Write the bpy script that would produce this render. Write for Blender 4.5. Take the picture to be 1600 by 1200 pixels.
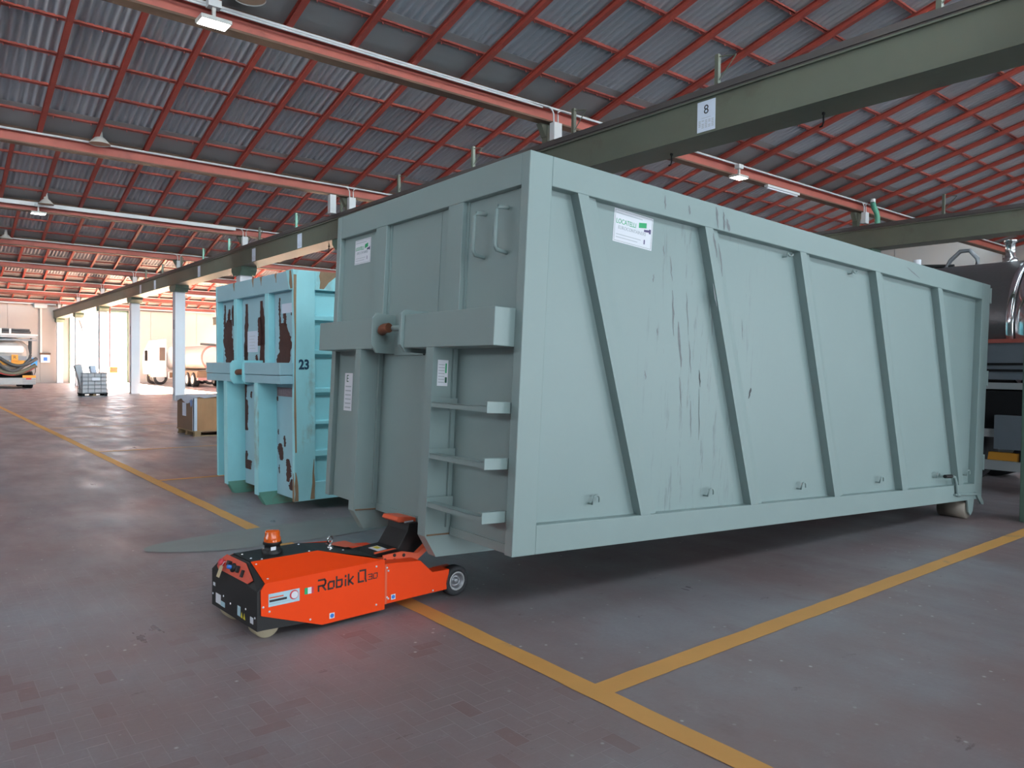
import bpy, bmesh, math, random
from mathutils import Vector, Matrix
R = math.radians
random.seed(7)
scene = bpy.context.scene
for o in list(bpy.data.objects): bpy.data.objects.remove(o, do_unlink=True)

# ------------------------------------------------------------------ camera
F_PX, PHI, PITCH, ROLL, CAM_H = 1173.73, 0.8902, -0.0214, 0.0111, 1.4987
fw = Vector((math.cos(PHI)*math.cos(PITCH), math.sin(PHI)*math.cos(PITCH), math.sin(PITCH)))
rt = Vector((math.sin(PHI), -math.cos(PHI), 0)); up = rt.cross(fw)
rt2 = rt*math.cos(ROLL)+up*math.sin(ROLL); up2 = up*math.cos(ROLL)-rt*math.sin(ROLL)
cam = bpy.data.cameras.new('camera'); camo = bpy.data.objects.new('camera', cam)
scene.collection.objects.link(camo)
cam.sensor_fit = 'HORIZONTAL'; cam.sensor_width = 36; cam.lens = F_PX*36/1600; cam.clip_end = 500; cam.clip_start = .05
camo.matrix_world = Matrix(((rt2.x, up2.x, -fw.x, 0), (rt2.y, up2.y, -fw.y, 0), (rt2.z, up2.z, -fw.z, CAM_H), (0, 0, 0, 1)))
scene.camera = camo

# ------------------------------------------------------------------ world, sun, exposure
w = bpy.data.worlds.new('world'); scene.world = w; w.use_nodes = True
bg = w.node_tree.nodes['Background']; bg.inputs[0].default_value = (.82, .91, .98, 1); bg.inputs[1].default_value = 8.5
sun = bpy.data.lights.new('sun', 'SUN'); sun.energy = 1050; sun.color = (1, .72, .46); sun.angle = R(.6)
suno = bpy.data.objects.new('sun', sun); scene.collection.objects.link(suno)
SUN_EL, SUN_AZ = R(10.5), R(-1.5)           # the sun stands low beyond the far gate
sd = Vector((math.sin(SUN_AZ)*math.cos(SUN_EL), -math.cos(SUN_AZ)*math.cos(SUN_EL), -math.sin(SUN_EL)))
suno.rotation_euler = sd.to_track_quat('-Z', 'Y').to_euler()
vs = scene.view_settings
vs.view_transform = 'Standard'; vs.look = 'None'; vs.gamma = 1; vs.use_curve_mapping = False; vs.exposure = 0.37
try:
    scene.cycles.use_denoising = True
    scene.cycles.max_bounces = 10; scene.cycles.diffuse_bounces = 6; scene.cycles.transparent_max_bounces = 12
    scene.cycles.sample_clamp_indirect = 10
except Exception: pass

# ------------------------------------------------------------------ helpers
col = scene.collection
def link(o, parent=None):
    col.objects.link(o)
    if parent is not None: o.parent = parent
    return o
class MB:
    def __init__(s): s.v = []; s.f = []; s.sm = set()
    def add(s, vs, fs, smooth=False):
        n = len(s.v); s.v += [tuple(a) for a in vs]
        for f in fs:
            if smooth: s.sm.add(len(s.f))
            s.f.append(tuple(i+n for i in f))
        return s
    def box(s, x0, x1, y0, y1, z0, z1, M=None):
        if x0 > x1: x0, x1 = x1, x0
        if y0 > y1: y0, y1 = y1, y0
        if z0 > z1: z0, z1 = z1, z0
        vs = [Vector((x, y, z)) for z in (z0, z1) for y in (y0, y1) for x in (x0, x1)]
        if M is not None: vs = [M @ v for v in vs]
        return s.add(vs, [(0, 2, 3, 1), (4, 5, 7, 6), (0, 1, 5, 4), (2, 6, 7, 3), (0, 4, 6, 2), (1, 3, 7, 5)])
    def prism(s, poly, axis, a, b):
        # poly: 2D points, extruded along axis from a to b
        def P(u, v, t): return {'x': (t, u, v), 'y': (u, t, v), 'z': (u, v, t)}[axis]
        n = len(poly)
        vs = [P(u, v, a) for u, v in poly]+[P(u, v, b) for u, v in poly]
        fs = [tuple(range(n)), tuple(range(2*n-1, n-1, -1))]+[(i, i+n, (i+1) % n+n, (i+1) % n) for i in range(n)]
        return s.add(vs, fs)
    def tube(s, pts, r, n=8, caps=True, r1=None):
        pts = [Vector(p) for p in pts]; rings = []
        for i, p in enumerate(pts):
            d = (pts[min(i+1, len(pts)-1)]-pts[max(i-1, 0)]).normalized()
            ref = Vector((0, 0, 1)) if abs(d.z) < .95 else Vector((1, 0, 0))
            a = d.cross(ref).normalized(); b = d.cross(a)
            rr = r if r1 is None else r+(r1-r)*i/(len(pts)-1)
            rings.append([p+(a*math.cos(2*math.pi*k/n)+b*math.sin(2*math.pi*k/n))*rr for k in range(n)])
        vs = [v for g in rings for v in g]; fs = []
        for i in range(len(pts)-1):
            for k in range(n): fs.append((i*n+k, i*n+(k+1) % n, (i+1)*n+(k+1) % n, (i+1)*n+k))
        s.add(vs, fs, True)
        if caps: s.add(rings[0], [tuple(range(n))]); s.add(rings[-1], [tuple(range(n))])
        return s
    def lathe(s, prof, n=24, M=None, closed=False):
        # prof: (radius, height) about z
        vs = []; fs = []
        for r, h in prof:
            for k in range(n):
                a = 2*math.pi*k/n; v = Vector((r*math.cos(a), r*math.sin(a), h)); vs.append(M @ v if M is not None else v)
        m = len(prof)
        for i in range(m-1):
            for k in range(n): fs.append((i*n+k, i*n+(k+1) % n, (i+1)*n+(k+1) % n, (i+1)*n+k))
        s.add(vs, fs, True)
        if not closed:
            s.add(vs[:n], [tuple(range(n-1, -1, -1))]); s.add(vs[-n:], [tuple(range(n))])
        return s
    def mesh(s, name, mat):
        me = bpy.data.meshes.new(name); me.from_pydata(s.v, [], s.f)
        if s.sm: me.polygons.foreach_set('use_smooth', [i in s.sm for i in range(len(s.f))])
        if mat is not None: me.materials.append(mat)
        bm = bmesh.new(); bm.from_mesh(me); bmesh.ops.recalc_face_normals(bm, faces=bm.faces); bm.to_mesh(me); bm.free()
        return me
    def build(s, name, mat, parent=None, bevel=0):
        o = link(bpy.data.objects.new(name, s.mesh(name, mat)), parent)
        if bevel:
            b = o.modifiers.new('bevel', 'BEVEL'); b.width = bevel; b.segments = 2; b.limit_method = 'ANGLE'
        return o
def B(*a): return MB().box(*a)
def inst(me, name, parent=None, loc=(0, 0, 0), rot=None, scale=None):
    o = link(bpy.data.objects.new(name, me), parent); o.location = loc
    if rot: o.rotation_euler = rot
    if scale: o.scale = scale
    return o
def empty(name, loc=(0, 0, 0), rot=(0, 0, 0)):
    o = bpy.data.objects.new(name, None); o.empty_display_size = .2; col.objects.link(o)
    o.location = loc; o.rotation_euler = rot; return o
def tag(o, label, cat, group=None):
    o['label'] = label; o['category'] = cat
    if group: o['group'] = group
    return o
def struct(o):
    o['kind'] = 'structure'; return o
def thing(name, label, cat, loc=(0, 0, 0), rot=(0, 0, 0), group=None):
    return tag(empty(name, loc, rot), label, cat, group)
FONT = None
def text(name, s, size, mat, parent, M, ext=.0006, align='CENTER', sx=1.0, bold=0):
    cu = bpy.data.curves.new('tmp_text', 'FONT'); cu.body = s; cu.size = size; cu.extrude = ext; cu.align_x = align; cu.align_y = 'CENTER'
    cu.resolution_u = 3; cu.offset = bold
    to = bpy.data.objects.new('tmp_text', cu); col.objects.link(to)
    dg = bpy.context.evaluated_depsgraph_get(); me = bpy.data.meshes.new_from_object(to.evaluated_get(dg))
    bpy.data.objects.remove(to, do_unlink=True); bpy.data.curves.remove(cu)
    me.name = name; me.transform(M @ Matrix.Diagonal((sx, 1, 1, 1))); me.materials.clear(); me.materials.append(mat)
    return link(bpy.data.objects.new(name, me), parent)
def frame(o, ux, uy):
    ux = Vector(ux).normalized(); uy = Vector(uy).normalized(); uz = ux.cross(uy)
    return Matrix(((ux.x, uy.x, uz.x, o[0]), (ux.y, uy.y, uz.y, o[1]), (ux.z, uy.z, uz.z, o[2]), (0, 0, 0, 1)))

# ------------------------------------------------------------------ materials
MATS = {}
def mat(name, c, rough=.5, metal=0, var=.12, scale=6, bump=0, bscale=40, spec=.5, c2=None, thr=None, emit=None, trans=0, stretch=(1, 1, 1), wear=.08, alpha=1):
    """paint / metal / wood with tone variation in object space; c2 + thr: second colour in noise patches"""
    if name in MATS: return MATS[name]
    m = bpy.data.materials.new(name); m.use_nodes = True; nt = m.node_tree; N = nt.nodes; L = nt.links
    b = N['Principled BSDF']; b.inputs['Roughness'].default_value = rough; b.inputs['Metallic'].default_value = metal
    b.inputs['Specular IOR Level'].default_value = spec
    tc = N.new('ShaderNodeTexCoord'); mp = N.new('ShaderNodeMapping'); mp.inputs['Scale'].default_value = stretch
    L.new(tc.outputs['Object'], mp.inputs[0])
    no = N.new('ShaderNodeTexNoise'); no.inputs['Scale'].default_value = scale; no.inputs['Detail'].default_value = 6; no.inputs['Roughness'].default_value = .6
    L.new(mp.outputs[0], no.inputs['Vector'])
    mx = N.new('ShaderNodeMix'); mx.data_type = 'RGBA'
    mx.inputs[6].default_value = (*[x*(1-var) for x in c], 1); mx.inputs[7].default_value = (*[min(1, x*(1+var)) for x in c], 1)
    L.new(no.outputs[0], mx.inputs[0]); out = mx.outputs[2]
    if c2 is not None:
        n2 = N.new('ShaderNodeTexNoise'); n2.inputs['Scale'].default_value = scale*.6; n2.inputs['Detail'].default_value = 8; n2.inputs['Roughness'].default_value = .65
        L.new(mp.outputs[0], n2.inputs['Vector'])
        rp = N.new('ShaderNodeMapRange'); rp.inputs[1].default_value = thr; rp.inputs[2].default_value = thr+wear
        L.new(n2.outputs[0], rp.inputs[0])
        m2 = N.new('ShaderNodeMix'); m2.data_type = 'RGBA'; m2.inputs[7].default_value = (*c2, 1)
        L.new(out, m2.inputs[6]); L.new(rp.outputs[0], m2.inputs[0]); out = m2.outputs[2]
    L.new(out, b.inputs['Base Color'])
    if bump:
        nb = N.new('ShaderNodeTexNoise'); nb.inputs['Scale'].default_value = bscale; nb.inputs['Detail'].default_value = 4
        L.new(mp.outputs[0], nb.inputs['Vector'])
        bp = N.new('ShaderNodeBump'); bp.inputs['Strength'].default_value = bump; bp.inputs['Distance'].default_value = .01
        L.new(nb.outputs[0], bp.inputs['Height']); L.new(bp.outputs[0], b.inputs['Normal'])
    if emit: b.inputs['Emission Color'].default_value = (*emit[0], 1); b.inputs['Emission Strength'].default_value = emit[1]
    if trans: b.inputs['Transmission Weight'].default_value = trans
    if alpha < 1: b.inputs['Alpha'].default_value = alpha
    MATS[name] = m; return m

GREY = mat('grey_green_paint', (.238, .315, .310), .42, var=.05, scale=2.2, bump=.02, bscale=60)
GREYP = None
TURQ = mat('turquoise_paint', (.32, .70, .76), .5, var=.10, scale=3, c2=(.24, .17, .12), thr=.66, wear=.12, bump=.05)
TURQ_RUST = mat('turquoise_rusty_paint', (.34, .69, .74), .55, var=.15, scale=3, c2=(.26, .19, .13), thr=.53, wear=.16, bump=.08, stretch=(1, 1, .5))
TURQ_GREEN = mat('turquoise_skid_paint', (.13, .33, .26), .55, var=.2, scale=3, c2=(.20, .13, .06), thr=.47, wear=.18, bump=.08)
TURQ_DULL = mat('turquoise_faded_paint', (.31, .50, .57), .55, var=.08, scale=3, c2=(.22, .16, .13), thr=.66, wear=.1, bump=.05)
RUST = mat('peeled_rust', (.075, .028, .022), .85, var=.35, scale=14, bump=.4, bscale=60)
RUSTBAR = mat('rusty_bar', (.18, .06, .03), .65, metal=.2, var=.5, scale=20, bump=.3)
ORANGE = mat('orange_paint', (.90, .062, .004), .42, spec=.25, var=.03, scale=3, bump=.015, bscale=200)
ORANGE2 = mat('faded_orange_paint', (.75, .12, .05), .4, var=.08, scale=5)
BLACK = mat('black_powder_coat', (.010, .010, .011), .5, var=.2, scale=20, bump=.05, bscale=300)
SALMON = mat('control_panel_orange', (.72, .10, .055), .35, var=.05)
WHITE = mat('white_sticker', (.72, .74, .80), .45, var=.03)
PAPER = mat('white_paper', (.62, .68, .80), .6, var=.03)
BLUE = mat('blue_print', (.03, .18, .62), .45, var=.05)
GREEN = mat('green_print', (.01, .38, .14), .45, var=.05)
DKGREEN = mat('dark_green_print', (.01, .09, .05), .45, var=.05)
PURPLE = mat('violet_print', (.07, .05, .16), .45, var=.05)
GREYPRINT = mat('pale_grey_print', (.42, .46, .50), .5, var=.05)
INK = mat('black_ink', (.02, .02, .025), .5, var=.1)
INKB = mat('dark_maroon_lettering', (.035, .012, .012), .45, var=.1)
NAVY = mat('navy_stencil_paint', (.01, .05, .10), .5, var=.2)
YELLOW = mat('yellow_print', (.75, .62, .05), .5, var=.05)
REDPRINT = mat('red_print', (.62, .05, .07), .45, var=.1)
PALEBLUE = mat('pale_blue_sticker', (.42, .62, .70), .45, var=.05)
STEEL = mat('bright_steel', (.62, .63, .64), .22, metal=1, var=.08)
TYRE = mat('black_tyre', (.022, .024, .028), .7, var=.2, scale=20, bump=.2)
BEIGE = mat('beige_wheel', (.42, .36, .25), .7, var=.2)
AMBER = mat('amber_lens', (.85, .13, .01), .15, var=.05, trans=.25)
RED = mat('red_oxide_steel', (.37, .068, .050), .55, var=.25, scale=5, c2=(.15, .035, .025), thr=.6, wear=.2, bump=.06)
REDB = mat('red_batten_steel', (.36, .085, .070), .55, var=.2, scale=5, bump=.05)
REDG = mat('girder_red', (.36, .09, .07), .55, var=.25, scale=2.5, c2=(.22, .06, .05), thr=.58, wear=.2, bump=.05)
BROWN = mat('girder_flange_brown', (.105, .058, .038), .65, var=.35, scale=3, bump=.1)
SHEET = mat('grey_corrugated_sheet', (.41, .425, .465), .8, var=.10, scale=1.2, bump=.05)
SHEETF = mat('valley_sheet_grey', (.30, .30, .305), .45, var=.12, scale=.8)
OLIVE = mat('olive_green_steel', (.115, .125, .095), .5, var=.15, scale=1.5, c2=(.085, .075, .055), thr=.58, wear=.2, bump=.04)
OLIVE2 = mat('corbel_green_steel', (.085, .145, .110), .5, var=.15, scale=3)
POSTGREEN = mat('mint_green_post', (.18, .36, .28), .55, var=.15)
RAIL = mat('dark_rail_steel', (.10, .088, .085), .5, metal=.3, var=.2, scale=3)
COLW = mat('white_column_paint', (.66, .70, .76), .6, var=.05, scale=2, bump=.03)
PLATE = mat('grey_number_plate', (.30, .30, .34), .6, var=.1)
WALL = mat('white_wall_panel', (.36, .345, .335), .7, var=.06, scale=.7, bump=.03)
WALLG = mat('grey_wall_joint', (.40, .38, .37), .8, var=.05)
CONDUIT = mat('grey_white_conduit', (.60, .62, .64), .4, var=.05)
LAMPW = mat('lamp_casing', (.50, .50, .48), .4, var=.05)
LED = mat('lit_led_panel', (.9, .9, .9), .4, emit=((1, .97, .9), 9))
BELL = mat('bell_reflector_inside', (.50, .36, .24), .4, var=.1)
WOOD = mat('plywood', (.38, .20, .095), .65, var=.45, scale=3.5, bump=.06, stretch=(1, 1, .35))
WOOD2 = mat('brown_crate_side', (.20, .125, .08), .7, var=.15, scale=3, stretch=(1, 1, .3))
PALLET = mat('pallet_timber', (.30, .20, .11), .75, var=.25, scale=5)
PLASTIC = mat('translucent_plastic_film', (.52, .58, .68), .35, var=.12, scale=5, bump=.1, bscale=12)
PLASTICB = mat('blue_plastic_film', (.18, .30, .58), .35, var=.15)
CAGE = mat('cage_steel', (.26, .27, .29), .4, metal=.6, var=.1)
TOTE = mat('grey_white_tote', (.46, .47, .50), .5, var=.06)
CHROME = mat('polished_steel_band', (.75, .77, .80), .12, metal=1, var=.04)
DARKTANK = mat('dark_stainless_cladding', (.16, .15, .155), .36, metal=.75, var=.10, scale=30, bump=.25, bscale=70)
DARK = mat('dark_chassis', (.012, .012, .013), .75, spec=.15, var=.2)
CHASSIS = mat('grey_chassis_rail', (.42, .43, .44), .4, metal=.3, var=.1)
GREYBOX = mat('grey_blue_box', (.13, .15, .175), .5, var=.1)
TRUCKW = mat('white_truck_paint', (.80, .80, .79), .35, var=.04)
TRUCKG = mat('pale_grey_dome', (.48, .47, .46), .4, var=.1)
PINK = mat('red_white_rim', (.55, .20, .18), .5, var=.1)
BROWNM = mat('tan_undercarriage', (.20, .12, .07), .7, var=.3)
RUBBERH = mat('grey_black_hose', (.06, .065, .07), .5, var=.2)
ORANGE3 = mat('orange_plate', (.85, .38, .05), .5, var=.05)
LIGHTR = mat('red_tail_light', (.6, .05, .05), .3, var=.05)
GLASSD = mat('dark_truck_glass', (.10, .08, .07), .15, var=.05)
BLUEBOX = mat('blue_socket_box', (.03, .25, .65), .45, var=.05)
GUTTER = mat('mint_downpipe', (.10, .34, .24), .5, var=.2)
CABLE = mat('brace_cable', (.10, .09, .09), .5, metal=.5)
OUTG = mat('outdoor_concrete', (.55, .52, .47), .9, var=.08, scale=.4)

def glass_mat():
    m = bpy.data.materials.new('wired_window_glass'); m.use_nodes = True; nt = m.node_tree; N = nt.nodes; L = nt.links
    N.remove(N['Principled BSDF']); o = N['Material Output']
    t = N.new('ShaderNodeBsdfTransparent'); t.inputs[0].default_value = (.86, .90, .90, 1)
    g = N.new('ShaderNodeBsdfGlossy'); g.inputs['Roughness'].default_value = .08
    x = N.new('ShaderNodeMixShader'); x.inputs[0].default_value = .07
    L.new(t.outputs[0], x.inputs[1]); L.new(g.outputs[0], x.inputs[2]); L.new(x.outputs[0], o.inputs[0]); return m
GLASS = glass_mat()

def floor_mat(name, lift=0.0, brick=False):
    """worn clay paving under a grey film of dust and tyre rubber; pattern in world space so neighbours agree"""
    m = bpy.data.materials.new(name); m.use_nodes = True; nt = m.node_tree; N = nt.nodes; L = nt.links
    b = N['Principled BSDF']; ge = N.new('ShaderNodeNewGeometry')
    def noise(sc, det=5, ro=.6, st=(1, 1, 1)):
        mp = N.new('ShaderNodeMapping'); mp.inputs['Scale'].default_value = st; L.new(ge.outputs['Position'], mp.inputs[0])
        n = N.new('ShaderNodeTexNoise'); n.inputs['Scale'].default_value = sc; n.inputs['Detail'].default_value = det; n.inputs['Roughness'].default_value = ro
        L.new(mp.outputs[0], n.inputs['Vector']); return n.outputs[0]
    def rng(x, a, bb, c=0, d=1):
        r = N.new('ShaderNodeMapRange'); r.inputs[1].default_value = a; r.inputs[2].default_value = bb; r.inputs[3].default_value = c; r.inputs[4].default_value = d
        L.new(x, r.inputs[0]); return r.outputs[0]
    def mix(f, a, c):
        x = N.new('ShaderNodeMix'); x.data_type = 'RGBA'; L.new(f, x.inputs[0])
        for i, q in ((6, a), (7, c)):
            if isinstance(q, tuple): x.inputs[i].default_value = (*q, 1)
            else: L.new(q, x.inputs[i])
        return x.outputs[2]
    def math_(op, a, c):
        x = N.new('ShaderNodeMath'); x.operation = op
        for i, q in ((0, a), (1, c)):
            if isinstance(q, (int, float)): x.inputs[i].default_value = q
            else: L.new(q, x.inputs[i])
        return x.outputs[0]
    k = 1.0
    k *= 1.86; c0 = (.142*k, .104*k, .106*k); c1 = (.158*k, .152*k, .164*k); c2 = (.110*k, .074*k, .076*k)
    film = rng(noise(.55, 6, .62), .40, .62)
    out = mix(film, c0, c1)
    dark = rng(noise(3.1, 5, .65, (1, .55, 1)), .60, .74, 0, .55); out = mix(dark, out, c2)
    if brick:
        oi = N.new('ShaderNodeObjectInfo')
        out = mix(rng(oi.outputs['Random'], .86, 1.0, 0, .40), out, (.19, .075, .068))
        out = mix(rng(oi.outputs['Random'], .0, .2, .22, 0), out, (.24, .22, .22))
    grain = rng(noise(42, 6, .8), .35, .75, 0, .30); out = mix(grain, out, c2)
    scuff = math_('MULTIPLY', rng(noise(7, 8, .8, (1, .18, 1)), .60, .74, 0, .6), rng(noise(.8, 3), .42, .58)); out = mix(scuff, out, (.30, .295, .30))
    scuff2 = math_('MULTIPLY', rng(noise(5, 8, .8, (.2, 1, 1)), .61, .75, 0, .55), rng(noise(.6, 3, .5, (1, 1.3, 1)), .45, .58)); out = mix(scuff2, out, (.30, .295, .30))
    chip = rng(noise(4.4, 7, .72, (.8, 1.25, 1)), .645, .69, 0, .6); out = mix(chip, out, (.085, .05, .05))
    chalk = rng(noise(9, 8, .8), .58, .76, 0, .5); out = mix(chalk, out, (.40, .40, .41))
    vo = N.new('ShaderNodeTexVoronoi'); vo.inputs['Scale'].default_value = 9; L.new(ge.outputs['Position'], vo.inputs['Vector'])
    sp = math_('MULTIPLY', rng(vo.outputs['Distance'], .10, .04), rng(noise(1.3, 3), .44, .58)); out = mix(sp, out, (.58, .58, .58))
    if lift: out = mix(rng(noise(1.7, 5, .7), .40, .66, .05, .75), out, (.34, .31, .315))
    L.new(out, b.inputs['Base Color'])
    ro = rng(noise(2.3, 5, .6, (1, .35, 1)), .3, .7, .27, .52); L.new(ro, b.inputs['Roughness'])
    b.inputs['Specular IOR Level'].default_value = .45
    bp = N.new('ShaderNodeBump'); bp.inputs['Strength'].default_value = .18; bp.inputs['Distance'].default_value = .004
    L.new(noise(18, 6, .7), bp.inputs['Height']); L.new(bp.outputs[0], b.inputs['Normal'])
    return m
FLOOR = floor_mat('worn_paving'); BRICK = floor_mat('clay_paver', 0, True); JOINT = floor_mat('dusty_joint', .75)

def line_mat():
    m = mat('orange_floor_paint', (.70, .36, .10), .55, var=.12, scale=3, c2=(.36, .25, .16), thr=.63, wear=.1, bump=.05); return m
LINE = line_mat()
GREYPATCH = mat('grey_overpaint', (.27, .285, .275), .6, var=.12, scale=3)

def container_side_mat():
    """grey-green side sheet with dark vertical scuffs between the first and second ribs"""
    m = mat('grey_green_scuffed_paint', (.236, .313, .309), .40, var=.05, scale=1.6, bump=.03, bscale=5)
    nt = m.node_tree; N = nt.nodes; L = nt.links; b = N['Principled BSDF']; src = b.inputs['Base Color'].links[0].from_socket
    tc = N.new('ShaderNodeTexCoord'); mp = N.new('ShaderNodeMapping'); mp.inputs['Scale'].default_value = (9, 9, .9)
    L.new(tc.outputs['Object'], mp.inputs[0])
    n = N.new('ShaderNodeTexNoise'); n.inputs['Scale'].default_value = 2.6; n.inputs['Detail'].default_value = 7; n.inputs['Roughness'].default_value = .7
    L.new(mp.outputs[0], n.inputs['Vector'])
    r = N.new('ShaderNodeMapRange'); r.inputs[1].default_value = .57; r.inputs[2].default_value = .72; r.inputs[4].default_value = .75; L.new(n.outputs[0], r.inputs[0])
    sx = N.new('ShaderNodeSeparateXYZ'); L.new(tc.outputs['Object'], sx.inputs[0])
    a = N.new('ShaderNodeMapRange'); a.inputs[1].default_value = .9; a.inputs[2].default_value = 1.45; L.new(sx.outputs[0], a.inputs[0])
    c = N.new('ShaderNodeMapRange'); c.inputs[1].default_value = 2.5; c.inputs[2].default_value = 1.7; L.new(sx.outputs[0], c.inputs[0])
    q = N.new('ShaderNodeMath'); q.operation = 'MULTIPLY'; L.new(a.outputs[0], q.inputs[0]); L.new(c.outputs[0], q.inputs[1])
    q2 = N.new('ShaderNodeMath'); q2.operation = 'MULTIPLY'; L.new(q.outputs[0], q2.inputs[0]); L.new(r.outputs[0], q2.inputs[1])
    x = N.new('ShaderNodeMix'); x.data_type = 'RGBA'; x.inputs[7].default_value = (.10, .11, .12, 1)
    L.new(q2.outputs[0], x.inputs[0]); L.new(src, x.inputs[6]); L.new(x.outputs[2], b.inputs['Base Color']); return m
GREYS = container_side_mat()

# ------------------------------------------------------------------ hall constants
YG0, DY = 10.03, 7.7355                      # girder lines
def YG(n): return YG0+DY*n
XL, XR = -8.0, 31.5                          # side walls
YB, YF = YG(-3), 64.9                        # back and far wall
TAN = math.tan(R(15)); ZG = 5.82
XC1, XC2 = 8.95, 20.2                        # crane runway lines

# ------------------------------------------------------------------ floor
fl = struct(B(XL, XR, YB, YF, -.3, 0).build('floor', FLOOR))
B(-120, 160, YF+.01, YF+160, -.35, -.05).build('outside_ground', OUTG)
og = bpy.data.objects['outside_ground']; struct(og)
BW = .078
def proj(P):
    d = Vector(P)-Vector((0, 0, CAM_H)); z = d.dot(fw)
    if z < .1: return None
    return 800+F_PX*d.dot(rt2)/z, 600-F_PX*d.dot(up2)/z, z
cells = []
for i in range(-12, 62):
    for j in range(9, 84):
        x, y = i*BW, j*BW; c = (i-j) % 4
        if c == 0: r = (x, x+2*BW, y, y+BW)
        elif c == 3: r = (x, x+BW, y, y+2*BW)
        else: continue
        mx, my = (r[0]+r[1])/2, (r[2]+r[3])/2; p = proj((mx, my, 0))
        if p is None or not (-80 < p[0] < 1680 and 560 < p[1] < 1270): continue
        d = math.hypot(mx, my)
        if d > 6.3 or mx > 2.40: continue
        cells.append((d, r, c))
cells.sort(key=lambda q: q[0])
G = .0035
hb = MB().box(-BW+G/2, BW-G/2, -BW/2+G/2, BW/2-G/2, 0, .0014).mesh('brick', BRICK)
near = [q for q in cells if (lambda p: 0 <= p[0] <= 1600 and p[1] <= 1200)(proj(((q[1][0]+q[1][1])/2, (q[1][2]+q[1][3])/2, 0)))][:300]
nearset = set(id(q) for q in near)
for q in near:
    r = q[1]
    o = inst(hb, 'brick', fl, ((r[0]+r[1])/2, (r[2]+r[3])/2, random.uniform(0, .0003)), (0, 0, 0 if q[2] == 0 else math.pi/2))
rest = MB()
for q in cells:
    if id(q) in nearset: continue
    r = q[1]; rest.box(r[0]+G/2, r[1]-G/2, r[2]+G/2, r[3]-G/2, .0003, .0014+random.uniform(0, .0003))
o = rest.build('brick_field', FLOOR, fl); o['kind'] = 'stuff'
bx0 = min(q[1][0] for q in cells); bx1 = max(q[1][1] for q in cells); by0 = min(q[1][2] for q in cells); by1 = max(q[1][3] for q in cells)
jb = MB()
for q in cells:
    r = q[1]; jb.add([(r[0], r[2], .0011), (r[1], r[2], .0011), (r[1], r[3], .0011), (r[0], r[3], .0011)], [(0, 1, 2, 3)])
jb.build('joint_bed', JOINT, fl)

# floor paint
LW = .062
def strip(name, pts, hw, mat_, z0=.0026, z1=.0034, rag=.004, n=60):
    (x0, y0), (x1, y1) = pts; d = Vector((x1-x0, y1-y0, 0)); L_ = d.length; d.normalize(); s = Vector((-d.y, d.x, 0)); vs = []
    m = max(4, min(300, int(L_/.12)))
    for i in range(m+1):
        p = Vector((x0, y0, 0))+d*L_*i/m
        for q in (1, -1):
            e = p+s*q*(hw+random.uniform(-rag, rag)); vs += [(e.x, e.y, z0), (e.x, e.y, z1)]
    fs = []
    for i in range(m):
        a = i*4; b = a+4
        fs += [(a+1, b+1, b+3, a+3), (a, a+1, b+1, b), (a+2, b+2, b+3, a+3)]
    return MB().add(vs, fs).build(name, mat_)
tag(strip('floor_line', ((2.483, .2), (2.483, 58)), LW, LINE), 'long worn orange line painted along the aisle past both containers', 'floor line')
tag(strip('floor_line', ((2.483+LW, 2.431), (12.5, 2.431)), LW, LINE), 'clean orange bay line running off right in front of the grey container', 'floor line')
tag(strip('floor_line', ((2.483+LW, 10.32), (13, 10.32)), LW*.8, LINE), 'faded orange bay line passing behind the turquoise container', 'floor line')
tag(strip('floor_line', ((2.483+LW, 14.25), (8, 14.25)), .035, LINE), 'thin pale bay line on the floor in front of the wooden crate', 'floor line')
tag(strip('floor_line', ((2.6, 20.0), (8, 20.0)), .035, LINE), 'thin bay line in the sheen beyond the wooden crate', 'floor line')
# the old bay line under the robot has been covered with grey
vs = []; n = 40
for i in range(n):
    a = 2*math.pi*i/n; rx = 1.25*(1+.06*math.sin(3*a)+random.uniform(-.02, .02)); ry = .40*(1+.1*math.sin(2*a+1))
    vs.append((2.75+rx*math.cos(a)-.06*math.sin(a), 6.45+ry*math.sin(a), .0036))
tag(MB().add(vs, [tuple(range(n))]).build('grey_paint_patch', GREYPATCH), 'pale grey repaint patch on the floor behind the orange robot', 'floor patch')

# ------------------------------------------------------------------ walls
def panel_wall(name, axis, pos, a0, a1, z0, z1, holes=(), step=2.0, th=.2, mat_=WALL, face=-1):
    """wall of upright panels with open joints; holes are (a0,a1,ztop) doorways or (a0,a1,zbot,ztop) openings"""
    root = struct(empty(name))
    me_cache = {}
    def piece(nm, u0, u1, v0, v1, m_, t0=0., t1=th):
        if u1-u0 < .02 or v1-v0 < .02: return
        if axis == 'y': MB().box(u0, u1, pos+t0, pos+t1, v0, v1).build(nm, m_, root)
        else: MB().box(pos+t0, pos+t1, u0, u1, v0, v1).build(nm, m_, root)
    edges = sorted(set([a0, a1]+[e for h in holes for e in h[:2]]))
    for u0, u1 in zip(edges[:-1], edges[1:]):
        hs = [h for h in holes if h[0] <= u0+1e-6 and h[1] >= u1-1e-6]
        n = max(1, round((u1-u0)/step))
        for k in range(n):
            p0 = u0+(u1-u0)*k/n+.012; p1 = u0+(u1-u0)*(k+1)/n-.012
            if not hs: piece('panel', p0, p1, z0, z1, mat_)
            else:
                h = hs[0]; zb, zt = (z0, h[2]) if len(h) == 3 else (h[2], h[3])
                piece('panel', p0, p1, zt, z1, mat_)
                if zb > z0: piece('panel', p0, p1, z0, zb, mat_)
        if not hs: piece('joint_backing', u0, u1, z0, z1, WALLG, th*.25*(1) if face < 0 else .0, th if face < 0 else th*.75)
    return root
DOORX = (9.75, 13.6)
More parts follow.
